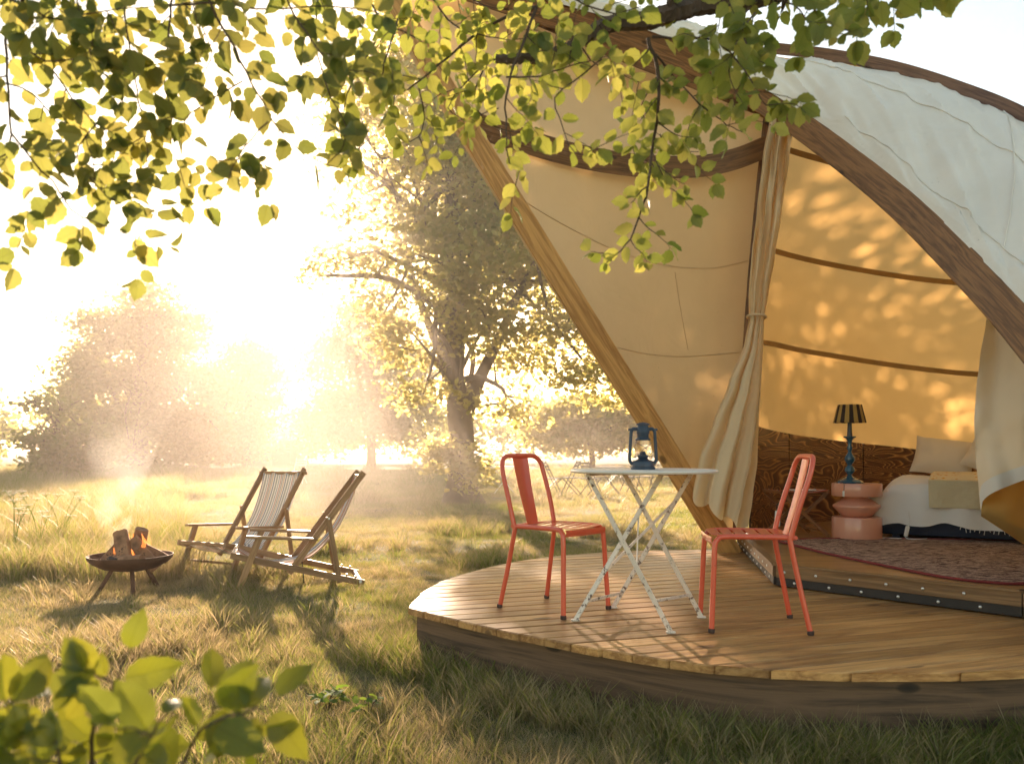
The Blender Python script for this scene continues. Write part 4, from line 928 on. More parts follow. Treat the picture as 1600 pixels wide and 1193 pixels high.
main_bl = [BL(*b[:4], YM, dY=b[4]) for b in ((720, 10, 150, 80, 0), (615, 150, 95, 80, 1), (750, 150, 120, 85, -1), (575, 300, 75, 60, .5), (690, 290, 105, 80, 1.5), (820, 300, 110, 85, 0), (540, 405, 55, 32, 0), (625, 430, 75, 45, 1),
    (860, 430, 110, 75, .5), (905, 530, 95, 60, -.5), (940, 600, 70, 36, -1), (640, 545, 62, 42, 0), (815, 570, 55, 55, 1), (850, 120, 150, 100, 1), (660, 620, 46, 22, -1), (760, 400, 70, 50, 2.5), (720, 480, 60, 40, 2.5), (980, 480, 80, 80, 1), (520, 250, 30, 22, 0), (790, 640, 45, 20, -.5), (715, 400, 90, 60, -1.6), (700, 480, 70, 30, -1.2), (640, 360, 60, 50, -1), (600, 490, 60, 35, 0), (765, 515, 60, 36, -1), (705, 440, 60, 36, -1.4), (690, 240, 90, 60, -1.4), (780, 330, 70, 50, -1.3), (500, 430, 28, 12, 0), (560, 200, 60, 40, 0))]
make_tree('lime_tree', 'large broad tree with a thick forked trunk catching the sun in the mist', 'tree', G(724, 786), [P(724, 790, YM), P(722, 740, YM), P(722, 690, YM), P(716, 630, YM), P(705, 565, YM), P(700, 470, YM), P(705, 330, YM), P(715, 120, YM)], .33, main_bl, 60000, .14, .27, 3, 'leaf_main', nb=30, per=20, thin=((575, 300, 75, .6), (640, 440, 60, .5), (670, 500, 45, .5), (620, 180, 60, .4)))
bm = bmesh.new(); add_tube(bm, cat_pts([P(730, 640, YM), P(750, 590, YM), P(772, 545, YM), P(805, 470, YM), P(840, 400, YM)], 12), [.17, .05], 10); add_tube(bm, cat_pts([P(712, 620, YM), P(692, 560, YM), P(670, 510, YM), P(640, 430, YM)], 12), [.14, .04], 10)
lt_ = [o for o in bpy.data.objects if o.name == 'lime_tree'][0]; ob('limb', bm, M['bark'], lt_, True)
me, _ = crown_mesh('sucker_leaves', [BL(705, 720, 48, 34, 16.4, .5), BL(740, 745, 22, 40, 16.4, .4), BL(690, 700, 30, 16, 16.3, .4)], 1500, .13, .16, np.random.default_rng(5)); tag(link('basal_shoots', me, M['leaf_main'], lt_, True), kind='stuff')
gt = 'trees fading into the mist across the meadow'
Yl = 42.
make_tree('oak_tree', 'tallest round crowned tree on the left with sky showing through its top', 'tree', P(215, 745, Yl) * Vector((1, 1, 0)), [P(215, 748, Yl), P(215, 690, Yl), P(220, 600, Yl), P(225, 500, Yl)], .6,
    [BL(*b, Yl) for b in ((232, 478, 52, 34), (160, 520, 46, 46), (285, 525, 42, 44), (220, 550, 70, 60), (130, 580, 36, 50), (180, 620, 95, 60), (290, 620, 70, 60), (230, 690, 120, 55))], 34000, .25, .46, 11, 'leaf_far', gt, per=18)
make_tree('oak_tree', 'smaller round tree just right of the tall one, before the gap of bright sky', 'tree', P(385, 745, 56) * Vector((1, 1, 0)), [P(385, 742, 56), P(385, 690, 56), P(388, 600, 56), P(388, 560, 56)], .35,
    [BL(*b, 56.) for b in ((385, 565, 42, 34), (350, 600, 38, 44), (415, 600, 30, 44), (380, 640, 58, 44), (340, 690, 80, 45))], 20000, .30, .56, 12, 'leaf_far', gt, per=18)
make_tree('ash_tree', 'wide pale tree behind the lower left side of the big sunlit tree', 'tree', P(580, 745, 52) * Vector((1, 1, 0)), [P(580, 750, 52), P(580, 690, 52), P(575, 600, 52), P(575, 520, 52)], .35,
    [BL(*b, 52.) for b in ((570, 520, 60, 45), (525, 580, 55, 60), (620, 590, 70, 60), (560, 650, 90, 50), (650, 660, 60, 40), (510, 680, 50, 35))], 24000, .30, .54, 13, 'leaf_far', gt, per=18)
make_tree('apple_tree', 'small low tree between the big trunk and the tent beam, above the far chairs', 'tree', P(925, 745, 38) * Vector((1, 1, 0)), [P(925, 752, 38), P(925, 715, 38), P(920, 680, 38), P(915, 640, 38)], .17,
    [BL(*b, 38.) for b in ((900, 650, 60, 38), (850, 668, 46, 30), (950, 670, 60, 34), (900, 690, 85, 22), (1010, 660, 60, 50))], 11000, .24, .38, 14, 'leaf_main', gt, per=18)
make_tree('hawthorn_bush', 'ragged bush with an arching bough at the far left edge of the meadow', 'bush', P(95, 745, 31) * Vector((1, 1, 0)), [P(110, 750, 31), P(105, 710, 31), P(90, 670, 31), P(75, 640, 31)], .12,
    [BL(*b, 31.) for b in ((62, 632, 30, 15), (100, 650, 26, 26), (120, 700, 55, 42), (50, 690, 32, 12), (90, 728, 50, 22))], 5000, .22, .3, 15, 'leaf_far', gt, nb=14, per=16)
# trees behind and beside the tent, they dapple the canvas
mb = [(3.2, 4.2, .9, .6), (4.3, 3.5, .8, .5), (3.8, 5.1, 1.0, .6), (5.0, 4.6, .8, .5), (2.9, 3.0, .45, .4), (4.6, 2.7, .5, .35), (5.6, 3.6, .5, .4), (2.9, 5.2, .4, .4)]
make_tree('maple_tree', 'leafy tree standing behind the tent and throwing dappled shade on its canvas', 'tree', (4.2, 15.2, 0), [(4.2, 15.2, 0), (4.0, 15.2, 1.5), (3.6, 15.2, 3.2), (3.3, 15.2, 5.4)], .14,
    [(a - .5, 15.2, b + .7, c_, c_, d_) for a, b, c_, d_ in mb], 2000, .15, .24, 17, 'leaf_main', nb=14, per=16)
rng = np.random.default_rng(21); hb = []
for i in range(46):
    x = -52 + i * 2.6; hb.append((x, 72 + 4 * math.sin(i * 1.7), 1.6 + rng.uniform(0, 1.8), 2.6, 2, 1.7 + rng.uniform(0, 1.8)))
me, _ = crown_mesh('treeline', hb, 24000, .55, .8, rng, 14); tag(link('treeline', me, M['leaf_far']), kind='stuff')
# path
bm = bmesh.new(); v = [bm.verts.new((x, y, ground_z(x, y) + .03)) for x, y in ((-40, 35), (-18.5, 32.6), (-18.3, 33.7), (-40, 36.6))]; bm.faces.new(v)
tag(ob('path', bm, M['barnroof']), kind='structure')
# barn
barn = thing('barn', 'low barn with a pale sheet roof half lost in the mist', 'barn', (P(425, 735, 62).x, 62, 0), R(25))
ob('wall', box((0, 0, 1.0), (4.2, 3.4, 2.0)), M['barnwall'], barn)
for s in (-1, 1):
    ob('roof', box((0, s * .98, 2.42), (4.6, 2.35, .08), Euler((-s * .46, 0, 0))), M['barnroof'], barn)
ob('gable', surf(lambda u, v: Vector((-2.09, (u - .5) * 3.4 * (1 - v), 2 + .9 * v)), 2, 2, .02), M['barnwall'], barn); ob('gable', surf(lambda u, v: Vector((2.09, (u - .5) * 3.4 * (1 - v), 2 + .9 * v)), 2, 2, .02), M['barnwall'], barn)
ob('door', box((.4, -1.72, .9), (1.3, .06, 1.7), bev=.01), M['fascia'], barn); ob('door_handle', box((.9, -1.77, .9), (.05, .05, .2)), M['darkmetal'], barn)
# far garden furniture
def far_chair(mat):
    t = thing('garden_chair', '', 'chair'); m = mat
    for s in (-.19, .19):
        ob('leg', beam([(s, .24, 0), (s, -.20, .88)], .014, .022), m, t); ob('leg', beam([(s * .9, -.24, 0), (s * .9, .20, .45)], .014, .022), m, t)
    ob('seat', box((0, .0, .45), (.38, .38, .02), bev=.004), m, t)
    for z in (.66, .74, .82): ob('back_slat', box((0, -.20 + (.88 - z) * .5, z), (.38, .015, .045)), m, t)
    return t
def far_table(mat, w=.7):
    t = thing('garden_table', '', 'table')
    ob('tabletop', lathe([(0, .70), (w / 2, .70), (w / 2, .72), (0, .72)], 24), mat, t)
    for s in (-.2, .2):
        ob('leg', beam([(-.28, s, 0), (.28, s, .70)], .014, .02), mat, t); ob('leg', beam([(.28, s * .9, 0), (-.28, s * .9, .70)], .014, .02), mat, t)
    return t
fc = far_chair(M['darkmetal']); fc.location = G(862, 776).to_tuple(); fc.rotation_euler = (0, 0, R(-80)); gg = 'dark garden chairs under the far trees'
tag(fc, 'dark folding chair in the mist just right of the near coral chair back', group=gg); index_children(fc)
for (px, py, rz, lab) in ((893, 774, 70, 'dark folding chair behind the first far one, facing left'), (922, 776, -60, 'dark folding chair between the far table and its neighbour'), (985, 772, 110, 'dark folding chair on the far side of the far table'), (1010, 771, 20, 'dark folding chair just behind the lantern')):
    copy_thing(fc, G(px, py).to_tuple(), R(rz), lab, gg)
ftb = far_table(M['darkmetal']); ftb.location = G(952, 774); ftb['label'] = 'dark round garden table with crossed legs among the far chairs'
ftw = far_table(M['whitepaint'], 1.1); ftw.location = G(788, 772); ftw['label'] = 'white garden table in the mist left of the coral chair'
wc = far_chair(M['whitepaint']); wc.location = G(468, 757); wc.rotation_euler = (0, 0, R(170)); tag(wc, 'white garden chair alone on the misty lawn behind the deck chairs')

# ------------------------------------------------------------------ grass
deck_poly = np.array([(p.x, p.y) for p in rimp]); plat_poly = np.array(plat)
def inside(px, py, poly):
    x, y = px, py; ins = np.zeros(len(x), bool); j = len(poly) - 1
    for i in range(len(poly)):
        xi, yi = poly[i]; xj, yj = poly[j]; c_ = ((yi > y) != (yj > y)) & (x < (xj - xi) * (y - yi) / (yj - yi + 1e-12) + xi); ins ^= c_; j = i
    return ins
def grass_mat():
    m, nt = new_mat('meadow grass'); L = nt.links.new; oi = N(nt, 'ShaderNodeObjectInfo')
    n1 = N(nt, 'ShaderNodeTexNoise', i_Scale=.55, i_Detail=4.); L(oi.outputs['Location'], n1.inputs['Vector'])
    ge = N(nt, 'ShaderNodeNewGeometry')
    ad = N(nt, 'ShaderNodeMath', operation='MULTIPLY_ADD'); L(ge.outputs['Random Per Island'], ad.inputs[0]); ad.inputs[1].default_value = .5; L(n1.outputs['Fac'], ad.inputs[2])
    a2 = N(nt, 'ShaderNodeMath', operation='MULTIPLY_ADD'); L(oi.outputs['Random'], a2.inputs[0]); a2.inputs[1].default_value = .22; L(ad.outputs[0], a2.inputs[2])
    r1 = ramp(nt, [(.45, (.075, .11, .018)), (.70, (.15, .17, .035)), (.82, (.24, .21, .075)), (1.05, (.42, .33, .17))]); L(a2.outputs[0], r1.inputs[0])
    r2 = ramp(nt, [(.45, (.20, .27, .03)), (.70, (.32, .33, .06)), (.82, (.38, .30, .12)), (1.05, (.50, .37, .20))]); L(a2.outputs[0], r2.inputs[0])
    b = N(nt, 'ShaderNodeBsdfPrincipled', i_Roughness=.5); L(r1.outputs[0], b.inputs['Base Color']); tr = N(nt, 'ShaderNodeBsdfTranslucent'); L(r2.outputs[0], tr.inputs[0])
    ms = N(nt, 'ShaderNodeMixShader'); ms.inputs[0].default_value = .5; L(b.outputs[0], ms.inputs[1]); L(tr.outputs[0], ms.inputs[2]); o = N(nt, 'ShaderNodeOutputMaterial'); L(ms.outputs[0], o.inputs[0]); return m
M['grass'] = grass_mat()
def tuft(name, nb, rad, hmin, hmax, w, bend, sd, seg=3):
    rng = np.random.default_rng(sd); vs = []; fs = []; lt = []
    for b in range(nb):
        a = rng.uniform(0, 2 * np.pi); r = rad * rng.random() ** .6; x, y = r * np.cos(a), r * np.sin(a); h = rng.uniform(hmin, hmax) * (1 - .3 * r / rad); d = a + rng.normal(0, .9)
        bd = bend * rng.uniform(.3, 1.3) * h; ww = w * rng.uniform(.6, 1.2); tw = rng.uniform(0, np.pi); bx, by = np.cos(tw) * ww / 2, np.sin(tw) * ww / 2; s0 = len(vs)
        for k in range(seg):
            t = k / seg; cx = x + np.cos(d) * bd * t * t; cy = y + np.sin(d) * bd * t * t; z = h * (t - .22 * bend * t * t) - .01; q = 1 - t * .6
            vs += [(cx - bx * q, cy - by * q, z), (cx + bx * q, cy + by * q, z)]
        vs.append((x + np.cos(d) * bd, y + np.sin(d) * bd, h * (1 - .22 * bend)))
        for k in range(seg - 1): i = s0 + 2 * k; fs += [i, i + 1, i + 3, i + 2]; lt.append(4)
        i = s0 + 2 * (seg - 1); fs += [i, i + 1, i + 2]; lt.append(3)
    me = np_mesh(name, vs, fs, lt); me.materials.append(M['grass']); return bpy.data.objects.new(name, me)
tc_col = bpy.data.collections.new('grass_tufts')
tufts = [tuft('tuft_a', 75, .10, .02, .055, .0026, .9, 1), tuft('tuft_b', 70, .10, .025, .065, .0028, .7, 2), tuft('tuft_c', 60, .09, .015, .045, .0028, 1.3, 3), tuft('tuft_d', 34, .06, .08, .17, .0045, .8, 4), tuft('tuft_e', 30, .05, .05, .11, .0042, 1.0, 5), tuft('tuft_f', 40, .12, .22, .48, .0055, .55, 6)]
for o in tufts: tc_col.objects.link(o)
rng = np.random.default_rng(99); pts = []
def scatter(y0, y1, dens, scale, mix, xlim=None):
    area_w = 1.45 * y1 + 1; n = int(dens * area_w * (y1 - y0)); x = rng.uniform(-area_w / 2 - .3, area_w / 2 + .3, n); y = rng.uniform(y0, y1, n)
    keep = (np.abs(x) < .68 * y + .7) & ~inside(x, y, plat_poly) & ~inside(x, y, (deck_poly - deck_poly.mean(0)) * .985 + deck_poly.mean(0)); x, y = x[keep], y[keep]
    idx = rng.choice(6, len(x), p=mix)
    nz = np.array([noise.noise(Vector((a * .7, b * .7, 0))) + .5 * noise.noise(Vector((a * 2.3, b * 2.3, 4))) for a, b in zip(x, y)])
    idx = np.where((idx < 3) & (nz > .42) & (rng.random(len(x)) < .5), 3, idx)
    wild = (x < -.42 * y + .2) & (y > 6.8) & (rng.random(len(x)) < .5); idx = np.where(wild, 5, idx)
    sc = scale * rng.uniform(.7, 1.25, len(x)) * (1 + .35 * nz)
    sc = np.where(idx == 5, sc * np.where(y > 9, .8, .9) / max(scale, 1) ** .6, sc)
    z = np.array([ground_z(a, b) for a, b in zip(x, y)])
    pts.append(np.stack([x, y, z, idx, sc, rng.uniform(0, 6.283, len(x))], 1))
scatter(2.3, 4.6, 400, 1.0, [.28, .27, .30, .10, .05, .0])
scatter(4.6, 8, 230, 1.1, [.32, .28, .36, .03, .01, .0])
scatter(8, 14, 100, 1.4, [.3, .25, .42, .02, .01, .0])
scatter(14, 26, 30, 2.3, [.33, .27, .38, .01, .01, .0])
scatter(26, 48, 8, 3.8, [.33, .27, .38, .01, .01, .0])
# taller unmown grass along the fascia
e = []
for p in rimp:
    if p.y < 4.6 and p.x < 3.0:
        for k in range(11): q = p - DN * 0; dd = Vector((p.x - cen.x, p.y - cen.y)).normalized(); r_ = rng.uniform(-.03, .22); e.append((p.x + dd.x * r_ + rng.normal(0, .04), p.y + dd.y * r_, 0, rng.choice([3, 4, 3, 1]), rng.uniform(.7, 1.45), rng.uniform(0, 6.28)))
pts.append(np.array(e)); pts = np.concatenate(pts)
gm = bpy.data.meshes.new('grass'); gm.vertices.add(len(pts)); gm.vertices.foreach_set('co', pts[:, :3].astype(np.float32).ravel())
for nm, col_, ty in (('idx', 3, 'INT'), ('scl', 4, 'FLOAT'), ('rot', 5, 'FLOAT')):
    at = gm.attributes.new(nm, ty, 'POINT'); at.data.foreach_set('value', pts[:, col_].astype(np.int32 if ty == 'INT' else np.float32))
go = bpy.data.objects.new('grass', gm); COL.objects.link(go); tag(go, 'sunlit meadow grass, short and straw coloured with greener tufts', kind='stuff')
gn = bpy.data.node_groups.new('grass_scatter', 'GeometryNodeTree'); gn.interface.new_socket('Geometry', in_out='INPUT', socket_type='NodeSocketGeometry'); gn.interface.new_socket('Geometry', in_out='OUTPUT', socket_type='NodeSocketGeometry')
gi, go_ = gn.nodes.new('NodeGroupInput'), gn.nodes.new('NodeGroupOutput'); ip = gn.nodes.new('GeometryNodeInstanceOnPoints'); ci = gn.nodes.new('GeometryNodeCollectionInfo'); ci.inputs[0].default_value = tc_col; ci.inputs[1].default_value = True
ip.inputs['Pick Instance'].default_value = True
def attr(nm, ty):
    a = gn.nodes.new('GeometryNodeInputNamedAttribute'); a.data_type = ty; a.inputs[0].default_value = nm; return a.outputs['Attribute']
cx = gn.nodes.new('ShaderNodeCombineXYZ'); gn.links.new(attr('rot', 'FLOAT'), cx.inputs[2])
gn.links.new(gi.outputs[0], ip.inputs['Points']); gn.links.new(ci.outputs[0], ip.inputs['Instance']); gn.links.new(attr('idx', 'INT'), ip.inputs['Instance Index']); gn.links.new(cx.outputs[0], ip.inputs['Rotation']); gn.links.new(attr('scl', 'FLOAT'), ip.inputs['Scale']); gn.links.new(ip.outputs[0], go_.inputs[0])
md = go.modifiers.new('scatter', 'NODES'); md.node_group = gn

# ------------------------------------------------------------------ near foliage
def leaf_bm(sd, serr=.03, wid=.36):
    rn = random.Random(sd); bm = bmesh.new(); uv = bm.loops.layers.uv.verify(); n = 9; rows = []; fold = rn.uniform(.10, .45); curl = rn.uniform(-.35, .5); side = rn.uniform(-.1, .1); wv = rn.uniform(.01, .04)
    for i in range(n + 1):
        t = i / n; w = wid * (math.sin(math.pi * t ** .82) ** .8 if 0 < t < 1 else 0) * (1 if t < .75 else 1 - .25 * (t - .75) / .25); w += (serr * (1 if i % 2 else -.6)) * (0 < i < n)
        y = t; z = -curl * t * t; cx = side * t * t
        row = []
        for s in (-1, 0, 1):
            row.append((cx + s * w, y, z + abs(s) * w * fold + s * wv * math.sin(t * 9), .5 + s * w))
        rows.append(row)
    V = []
    for i, row in enumerate(rows):
        if i in (0, n): v = bm.verts.new(row[1][:3]); V.append([v, v, v])
        else: V.append([bm.verts.new(p[:3]) for p in row])
    for i in range(n):
        for k in range(2):
            q = [(V[i][k], rows[i][k]), (V[i][k + 1], rows[i][k + 1]), (V[i + 1][k + 1], rows[i + 1][k + 1]), (V[i + 1][k], rows[i + 1][k])]
            seen = []; 
            for a in q:
                if a[0] not in [s[0] for s in seen]: seen.append(a)
            if len(seen) >= 3:
                f = bm.faces.new([s[0] for s in seen])
                for l, s in zip(f.loops, seen): l[uv].uv = (s[1][3], s[1][1])
    add_tube(bm, [Vector((0, -.13, .01)), Vector((0, .02, 0))], .012, 4)
    return bm
LEAF = [bm_mesh(leaf_bm(i), 'leaf') for i in range(8)]
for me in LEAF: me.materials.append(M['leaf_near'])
LEAF_L = [bm_mesh(leaf_bm(i + 60, .03, .35), 'leaf') for i in range(8)]
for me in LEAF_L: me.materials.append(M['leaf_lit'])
LEAF_S = [bm_mesh(leaf_bm(i + 20, .018, .31), 'leaf') for i in range(6)]
for me in LEAF_S: me.materials.append(M['leaf_shrub'])
LEAF_W = [bm_mesh(leaf_bm(i + 40, .05, .30), 'leaf') for i in range(4)]
for me in LEAF_W: me.materials.append(M['leaf_weed'])
def leaf_matrix(pos, d, nrm, size):
    d = d.normalized(); nrm = (nrm - d * nrm.dot(d)); nrm = nrm.normalized() if nrm.length > 1e-4 else d.orthogonal().normalized(); x = d.cross(nrm)
    m = Matrix((x, d, nrm)).transposed().to_4x4(); return Matrix.Translation(pos) @ m @ Matrix.Scale(size, 4)
def foliage(t, guides, Yd, seed, leaves, mat, mat_m, lsize, twig_r, spacing=17., side_every=46., side_len=(45, 110), side_leaves=True, maxn=300, spread=.16, topd=1., facing_=.75, droop=.45):
    """guides: polylines in photograph pixels with a depth; twigs, side twigs and leaves grow along them"""
    rn = random.Random(seed); mats = []; bm = bmesh.new(); tips = bmesh.new()
    def leaf_at(p, tang, s, k=1.):
        view = (p - Vector((0, 0, CAM_H))).normalized(); sd = tang.cross(view); sd = sd.normalized() if sd.length > .01 else Vector((1, 0, 0))
        d = tang * rn.uniform(.3, 1.) + sd * s * rn.uniform(.5, 1.1) + view * rn.uniform(-.5, .5) + Vector((0, 0, -1)) * rn.uniform(0, 1) * droop
        nr = -view * facing_ + Vector((rn.gauss(0, .42), rn.gauss(0, .42), rn.gauss(.25, .45))); d.normalize()
        sz = lsize * rn.uniform(.5, 1.22) * k; mats.append((leaf_matrix(p + d * sz * .13, d, nr, sz), sz))
    for gi_, (g, r, lf) in enumerate(guides):
        off = rn.uniform(-spread, spread) if len(g) and g is not None else 0
        pp = [P(q[0], q[1], (q[2] if len(q) > 2 else Yd + off + rn.uniform(-.04, .04))) for q in g]
        L_ = sum((b - a).length for a, b in zip(pp, pp[1:])); n = max(6, int(L_ / .03)); path = cat_pts(pp, n)
        path = [p + Vector((rn.gauss(0, .0016), 0, rn.gauss(0, .0016))) for p in path]
        add_tube(bm, path, [r, max(.0011, r * .28)], 6)
        if not lf: continue
        k = Yd / FPX; dist = 0; nl = rn.uniform(0, spacing) * k; ns = rn.uniform(10, side_every) * k; sgn = 1
        for a, b in zip(path, path[1:]):
            dist += (b - a).length; tg = (b - a).normalized()
            while dist > nl:
                sgn = -sgn; leaf_at(b, tg, sgn); nl += spacing * k * rn.uniform(.6, 1.5) / lf
            while dist > ns:
                ns += side_every * k * rn.uniform(.6, 1.5) / lf; s = rn.choice((-1, 1)); view = (b - Vector((0, 0, CAM_H))).normalized(); sd = tg.cross(view).normalized()
                d = (tg * rn.uniform(.3, .9) + sd * s + view * rn.uniform(-.9, .9) + Vector((0, 0, -.25))).normalized(); ln = rn.uniform(*side_len) * k; q = b; tw = [b]; m_ = 6
                for j in range(m_): d = (d + Vector((rn.gauss(0, .13), rn.gauss(0, .13), rn.gauss(-.06, .13)))).normalized(); q = q + d * ln / m_; tw.append(q)
                add_tube(tips, tw, [max(.0014, r * .4), .0008], 4, cap=False)
                for j in range(1, m_ + 1):
                    if rn.random() < .88: leaf_at(tw[j], d, 1 if j % 2 else -1, .9)
                leaf_at(tw[-1], d, rn.uniform(-.3, .3), 1.0)
        leaf_at(path[-1], (path[-1] - path[-2]).normalized(), 0)
    # occasional shorter leaves stay; the largest in view are objects of their own
    def key(m_):
        p = m_[0].translation; d = max(.3, p.y); px = HX + p.x / d * FPX; py = HY - (p.z - CAM_H) / d * FPX; inn = -40 < px < 1640 and -30 < py < 1225
        return (inn, m_[1] / d)
    mats.sort(key=key, reverse=True)
    inv = Matrix.Translation(-t.location)
    ob('branch', bm, M['twig'], t, True); tag(ob('twigs', tips, M['twig'], t, True), kind='stuff')
    for m_, _ in mats[:maxn]:
        o = bpy.data.objects.new('leaf', rn.choice(leaves)); COL.objects.link(o); o.parent = t; o.matrix_basis = inv @ m_
    rest = mats[maxn:]
    if rest:
        V, F, LT, UV = [], [], [], []; cache = {}
        for m_, _ in rest:
            me = rn.choice(leaves)
            if me.name not in cache:
                co = np.empty(len(me.vertices) * 3, np.float32); me.vertices.foreach_get('co', co); li = np.empty(len(me.loops), np.int32); me.loops.foreach_get('vertex_index', li); lt_ = np.array([p.loop_total for p in me.polygons]); uvd = np.empty(len(me.loops) * 2, np.float32); me.uv_layers[0].data.foreach_get('uv', uvd); cache[me.name] = (co.reshape(-1, 3), li, lt_, uvd)
            co, li, lt_, uvd = cache[me.name]; mm = np.array(m_); base = sum(len(v) for v in V[-1:]) and 0
            V.append(co @ mm[:3, :3].T + mm[:3, 3]); F.append(li); LT.append(lt_); UV.append(uvd)
        o_ = 0; FF = []
        for v_, f_ in zip(V, F): FF.append(f_ + o_); o_ += len(v_)
        me = np_mesh('leaves', np.concatenate(V), np.concatenate(FF), np.concatenate(LT), np.concatenate(UV)); me.shade_smooth(); tag(link('leaves', me, mat_m, t, True), kind='stuff')
    return len(mats)
gl = [([(46, -60), (30, 20), (10, 52), (12, 130), (17, 205), (8, 250), (-6, 285)], .0048, .8), ([(17, 205), (45, 245), (85, 288), (112, 328), (160, 352), (215, 372), (262, 384)], .0026, 1.2), ([(275, -60), (268, 10), (262, 60), (257, 130), (268, 180), (268, 225), (288, 288)], .0032, 1.15),
      ([(310, -50), (326, 0), (350, 45), (375, 92), (400, 140), (420, 178), (445, 212), (482, 245), (528, 262)], .0042, 1.1), ([(420, 190), (388, 222), (366, 255), (352, 292)], .002, 1.1), ([(55, 70), (110, 150), (150, 196), (178, 250)], .0024, 1.4), ([(16, 60), (70, 95), (130, 92), (190, 120)], .0024, 1.3),
      ([(110, -60), (122, 10), (132, 60), (150, 112)], .0026, 1.3), ([(185, -60), (197, 40), (212, 130), (226, 200), (232, 262)], .0028, 1.3), ([(425, -50), (470, 40), (512, 92), (560, 122)], .003, 1.3), ([(100, 305), (62, 338), (28, 352)], .0018, 1.4), ([(380, 128), (325, 158), (288, 188), (305, 225), (338, 250)], .0022, 1.3),
      ([(505, -60), (494, 50), (508, 132), (538, 190), (556, 232)], .0028, .9), ([(-30, 120), (40, 142), (88, 190), (100, 230)], .0022, 1.3), ([(60, -50), (80, 10), (84, 40), (60, 90)], .0024, 1.2), ([(215, 372), (235, 345), (240, 325)], .0014, 1.2), ([(150, 196), (120, 240), (160, 300), (190, 320)], .002, 1.3), ([(230, -40), (300, 20), (330, 80), (310, 130)], .002, 1.1), ([(-30, -20), (40, 10), (90, 30), (150, 20), (240, 10)], .003, 1.2), ([(240, 10), (330, 5), (420, 15), (520, 10), (600, 20)], .003, 1.2)]
brl = thing('beech_branch', 'beech bough hanging in from the upper left, its leaves against the white sky', 'branch', P(270, -60, 1.9), 0, 'beech boughs overhead')
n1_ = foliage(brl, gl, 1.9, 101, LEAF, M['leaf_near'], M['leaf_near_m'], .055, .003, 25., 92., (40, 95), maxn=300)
gmid = [([(2900, -560, 3.3), (2100, -330, 2.9), (1500, -140, 2.6), (1330, -60, 2.5), (1200, -10, 2.4), (1100, 6, 2.35), (1055, 18, 2.3), (1010, 32, 2.3), (962, 36, 2.3), (922, 52, 2.3), (890, 76, 2.3), (842, 90, 2.3), (775, 92, 2.3)], .044, .35), ([(838, 14), (816, 70), (800, 112), (790, 160), (792, 208), (794, 248), (812, 264)], .0046, .55), ([(842, 10), (770, 36), (722, 70), (682, 104), (640, 138), (610, 146)], .005, 1.1),
        ([(655, 138), (664, 182), (654, 214), (628, 222)], .0024, 1.3), ([(1012, 60), (1028, 108), (1029, 160), (1020, 230), (1012, 292), (996, 345), (980, 380), (948, 408)], .0062, 1.1), ([(1024, 84), (1060, 128), (1100, 168), (1132, 192), (1160, 206)], .0036, 1.0), ([(1020, 56), (1066, 62), (1112, 62), (1140, 82), (1172, 122), (1192, 158), (1212, 170)], .004, 1.1),
        ([(940, 92), (905, 122), (868, 150), (876, 190), (894, 234), (912, 242)], .0026, 1.0), ([(1030, 212), (1052, 234), (1092, 236)], .002, .9), ([(640, -60), (700, 30), (762, 58), (825, 60)], .0036, 1.2), ([(550, -60), (596, 30), (650, 60), (690, 108)], .0034, 1.3), ([(860, 88), (806, 86), (760, 100), (716, 142), (700, 170)], .003, 1.2), ([(760, 100), (740, 150), (760, 190), (800, 205), (832, 205)], .0024, 1.2),
        ([(900, 62), (930, 100), (960, 112), (1000, 130)], .0026, 1.2), ([(700, -50), (740, 0), (810, 20), (870, 30)], .003, 1.2), ([(880, -50), (900, 0), (960, 20), (1000, 10)], .003, 1.1), ([(590, 60), (560, 110), (540, 160), (530, 235)], .0026, 1.2), ([(622, 30), (600, 100), (588, 150)], .0026, 1.1), ([(1026, 120), (1000, 170), (985, 200), (992, 240)], .002, 1.0), ([(1020, 240), (1040, 285), (1048, 296)], .0016, 1.0), ([(790, 120), (850, 118), (900, 100), (950, 88)], .0026, 1.2), ([(780, 170), (740, 182), (712, 190)], .002, 1.1)]
brm = thing('beech_branch', 'thick beech bough over the tent with sunlit yellow green leaves and a long drooping twig', 'branch', P(2900, -560, 3.3), 0, 'beech boughs overhead')
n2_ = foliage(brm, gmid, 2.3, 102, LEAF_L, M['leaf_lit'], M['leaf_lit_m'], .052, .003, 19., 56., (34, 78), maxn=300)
gr = [([(1340, -160, 2.2), (1250, -60), (1190, -5), (1160, 30), (1168, 80), (1180, 118)], .006, 1.2), ([(1250, -60), (1262, 0), (1292, 30), (1312, 54)], .004, 1.0), ([(1190, -5), (1240, 8), (1262, 34)], .003, 1.1), ([(1350, -90), (1372, -30), (1430, -6), (1490, -6)], .0034, 1.1), ([(1150, -50), (1130, 10), (1120, 50)], .003, 1.2), ([(1180, 20), (1150, 70), (1140, 120), (1160, 160)], .0026, 1.1), ([(1300, -90), (1330, -30), (1380, -4), (1400, -2)], .003, 1.1)]
brr = thing('beech_branch', 'darker beech twigs against the sky above the tent ridge', 'branch', P(1250, -60, 2.15), 0, 'beech boughs overhead')
n3_ = foliage(brr, gr, 2.15, 103, LEAF_L, M['leaf_lit'], M['leaf_lit_m'], .058, .003, 19., 54., (34, 74), maxn=300)
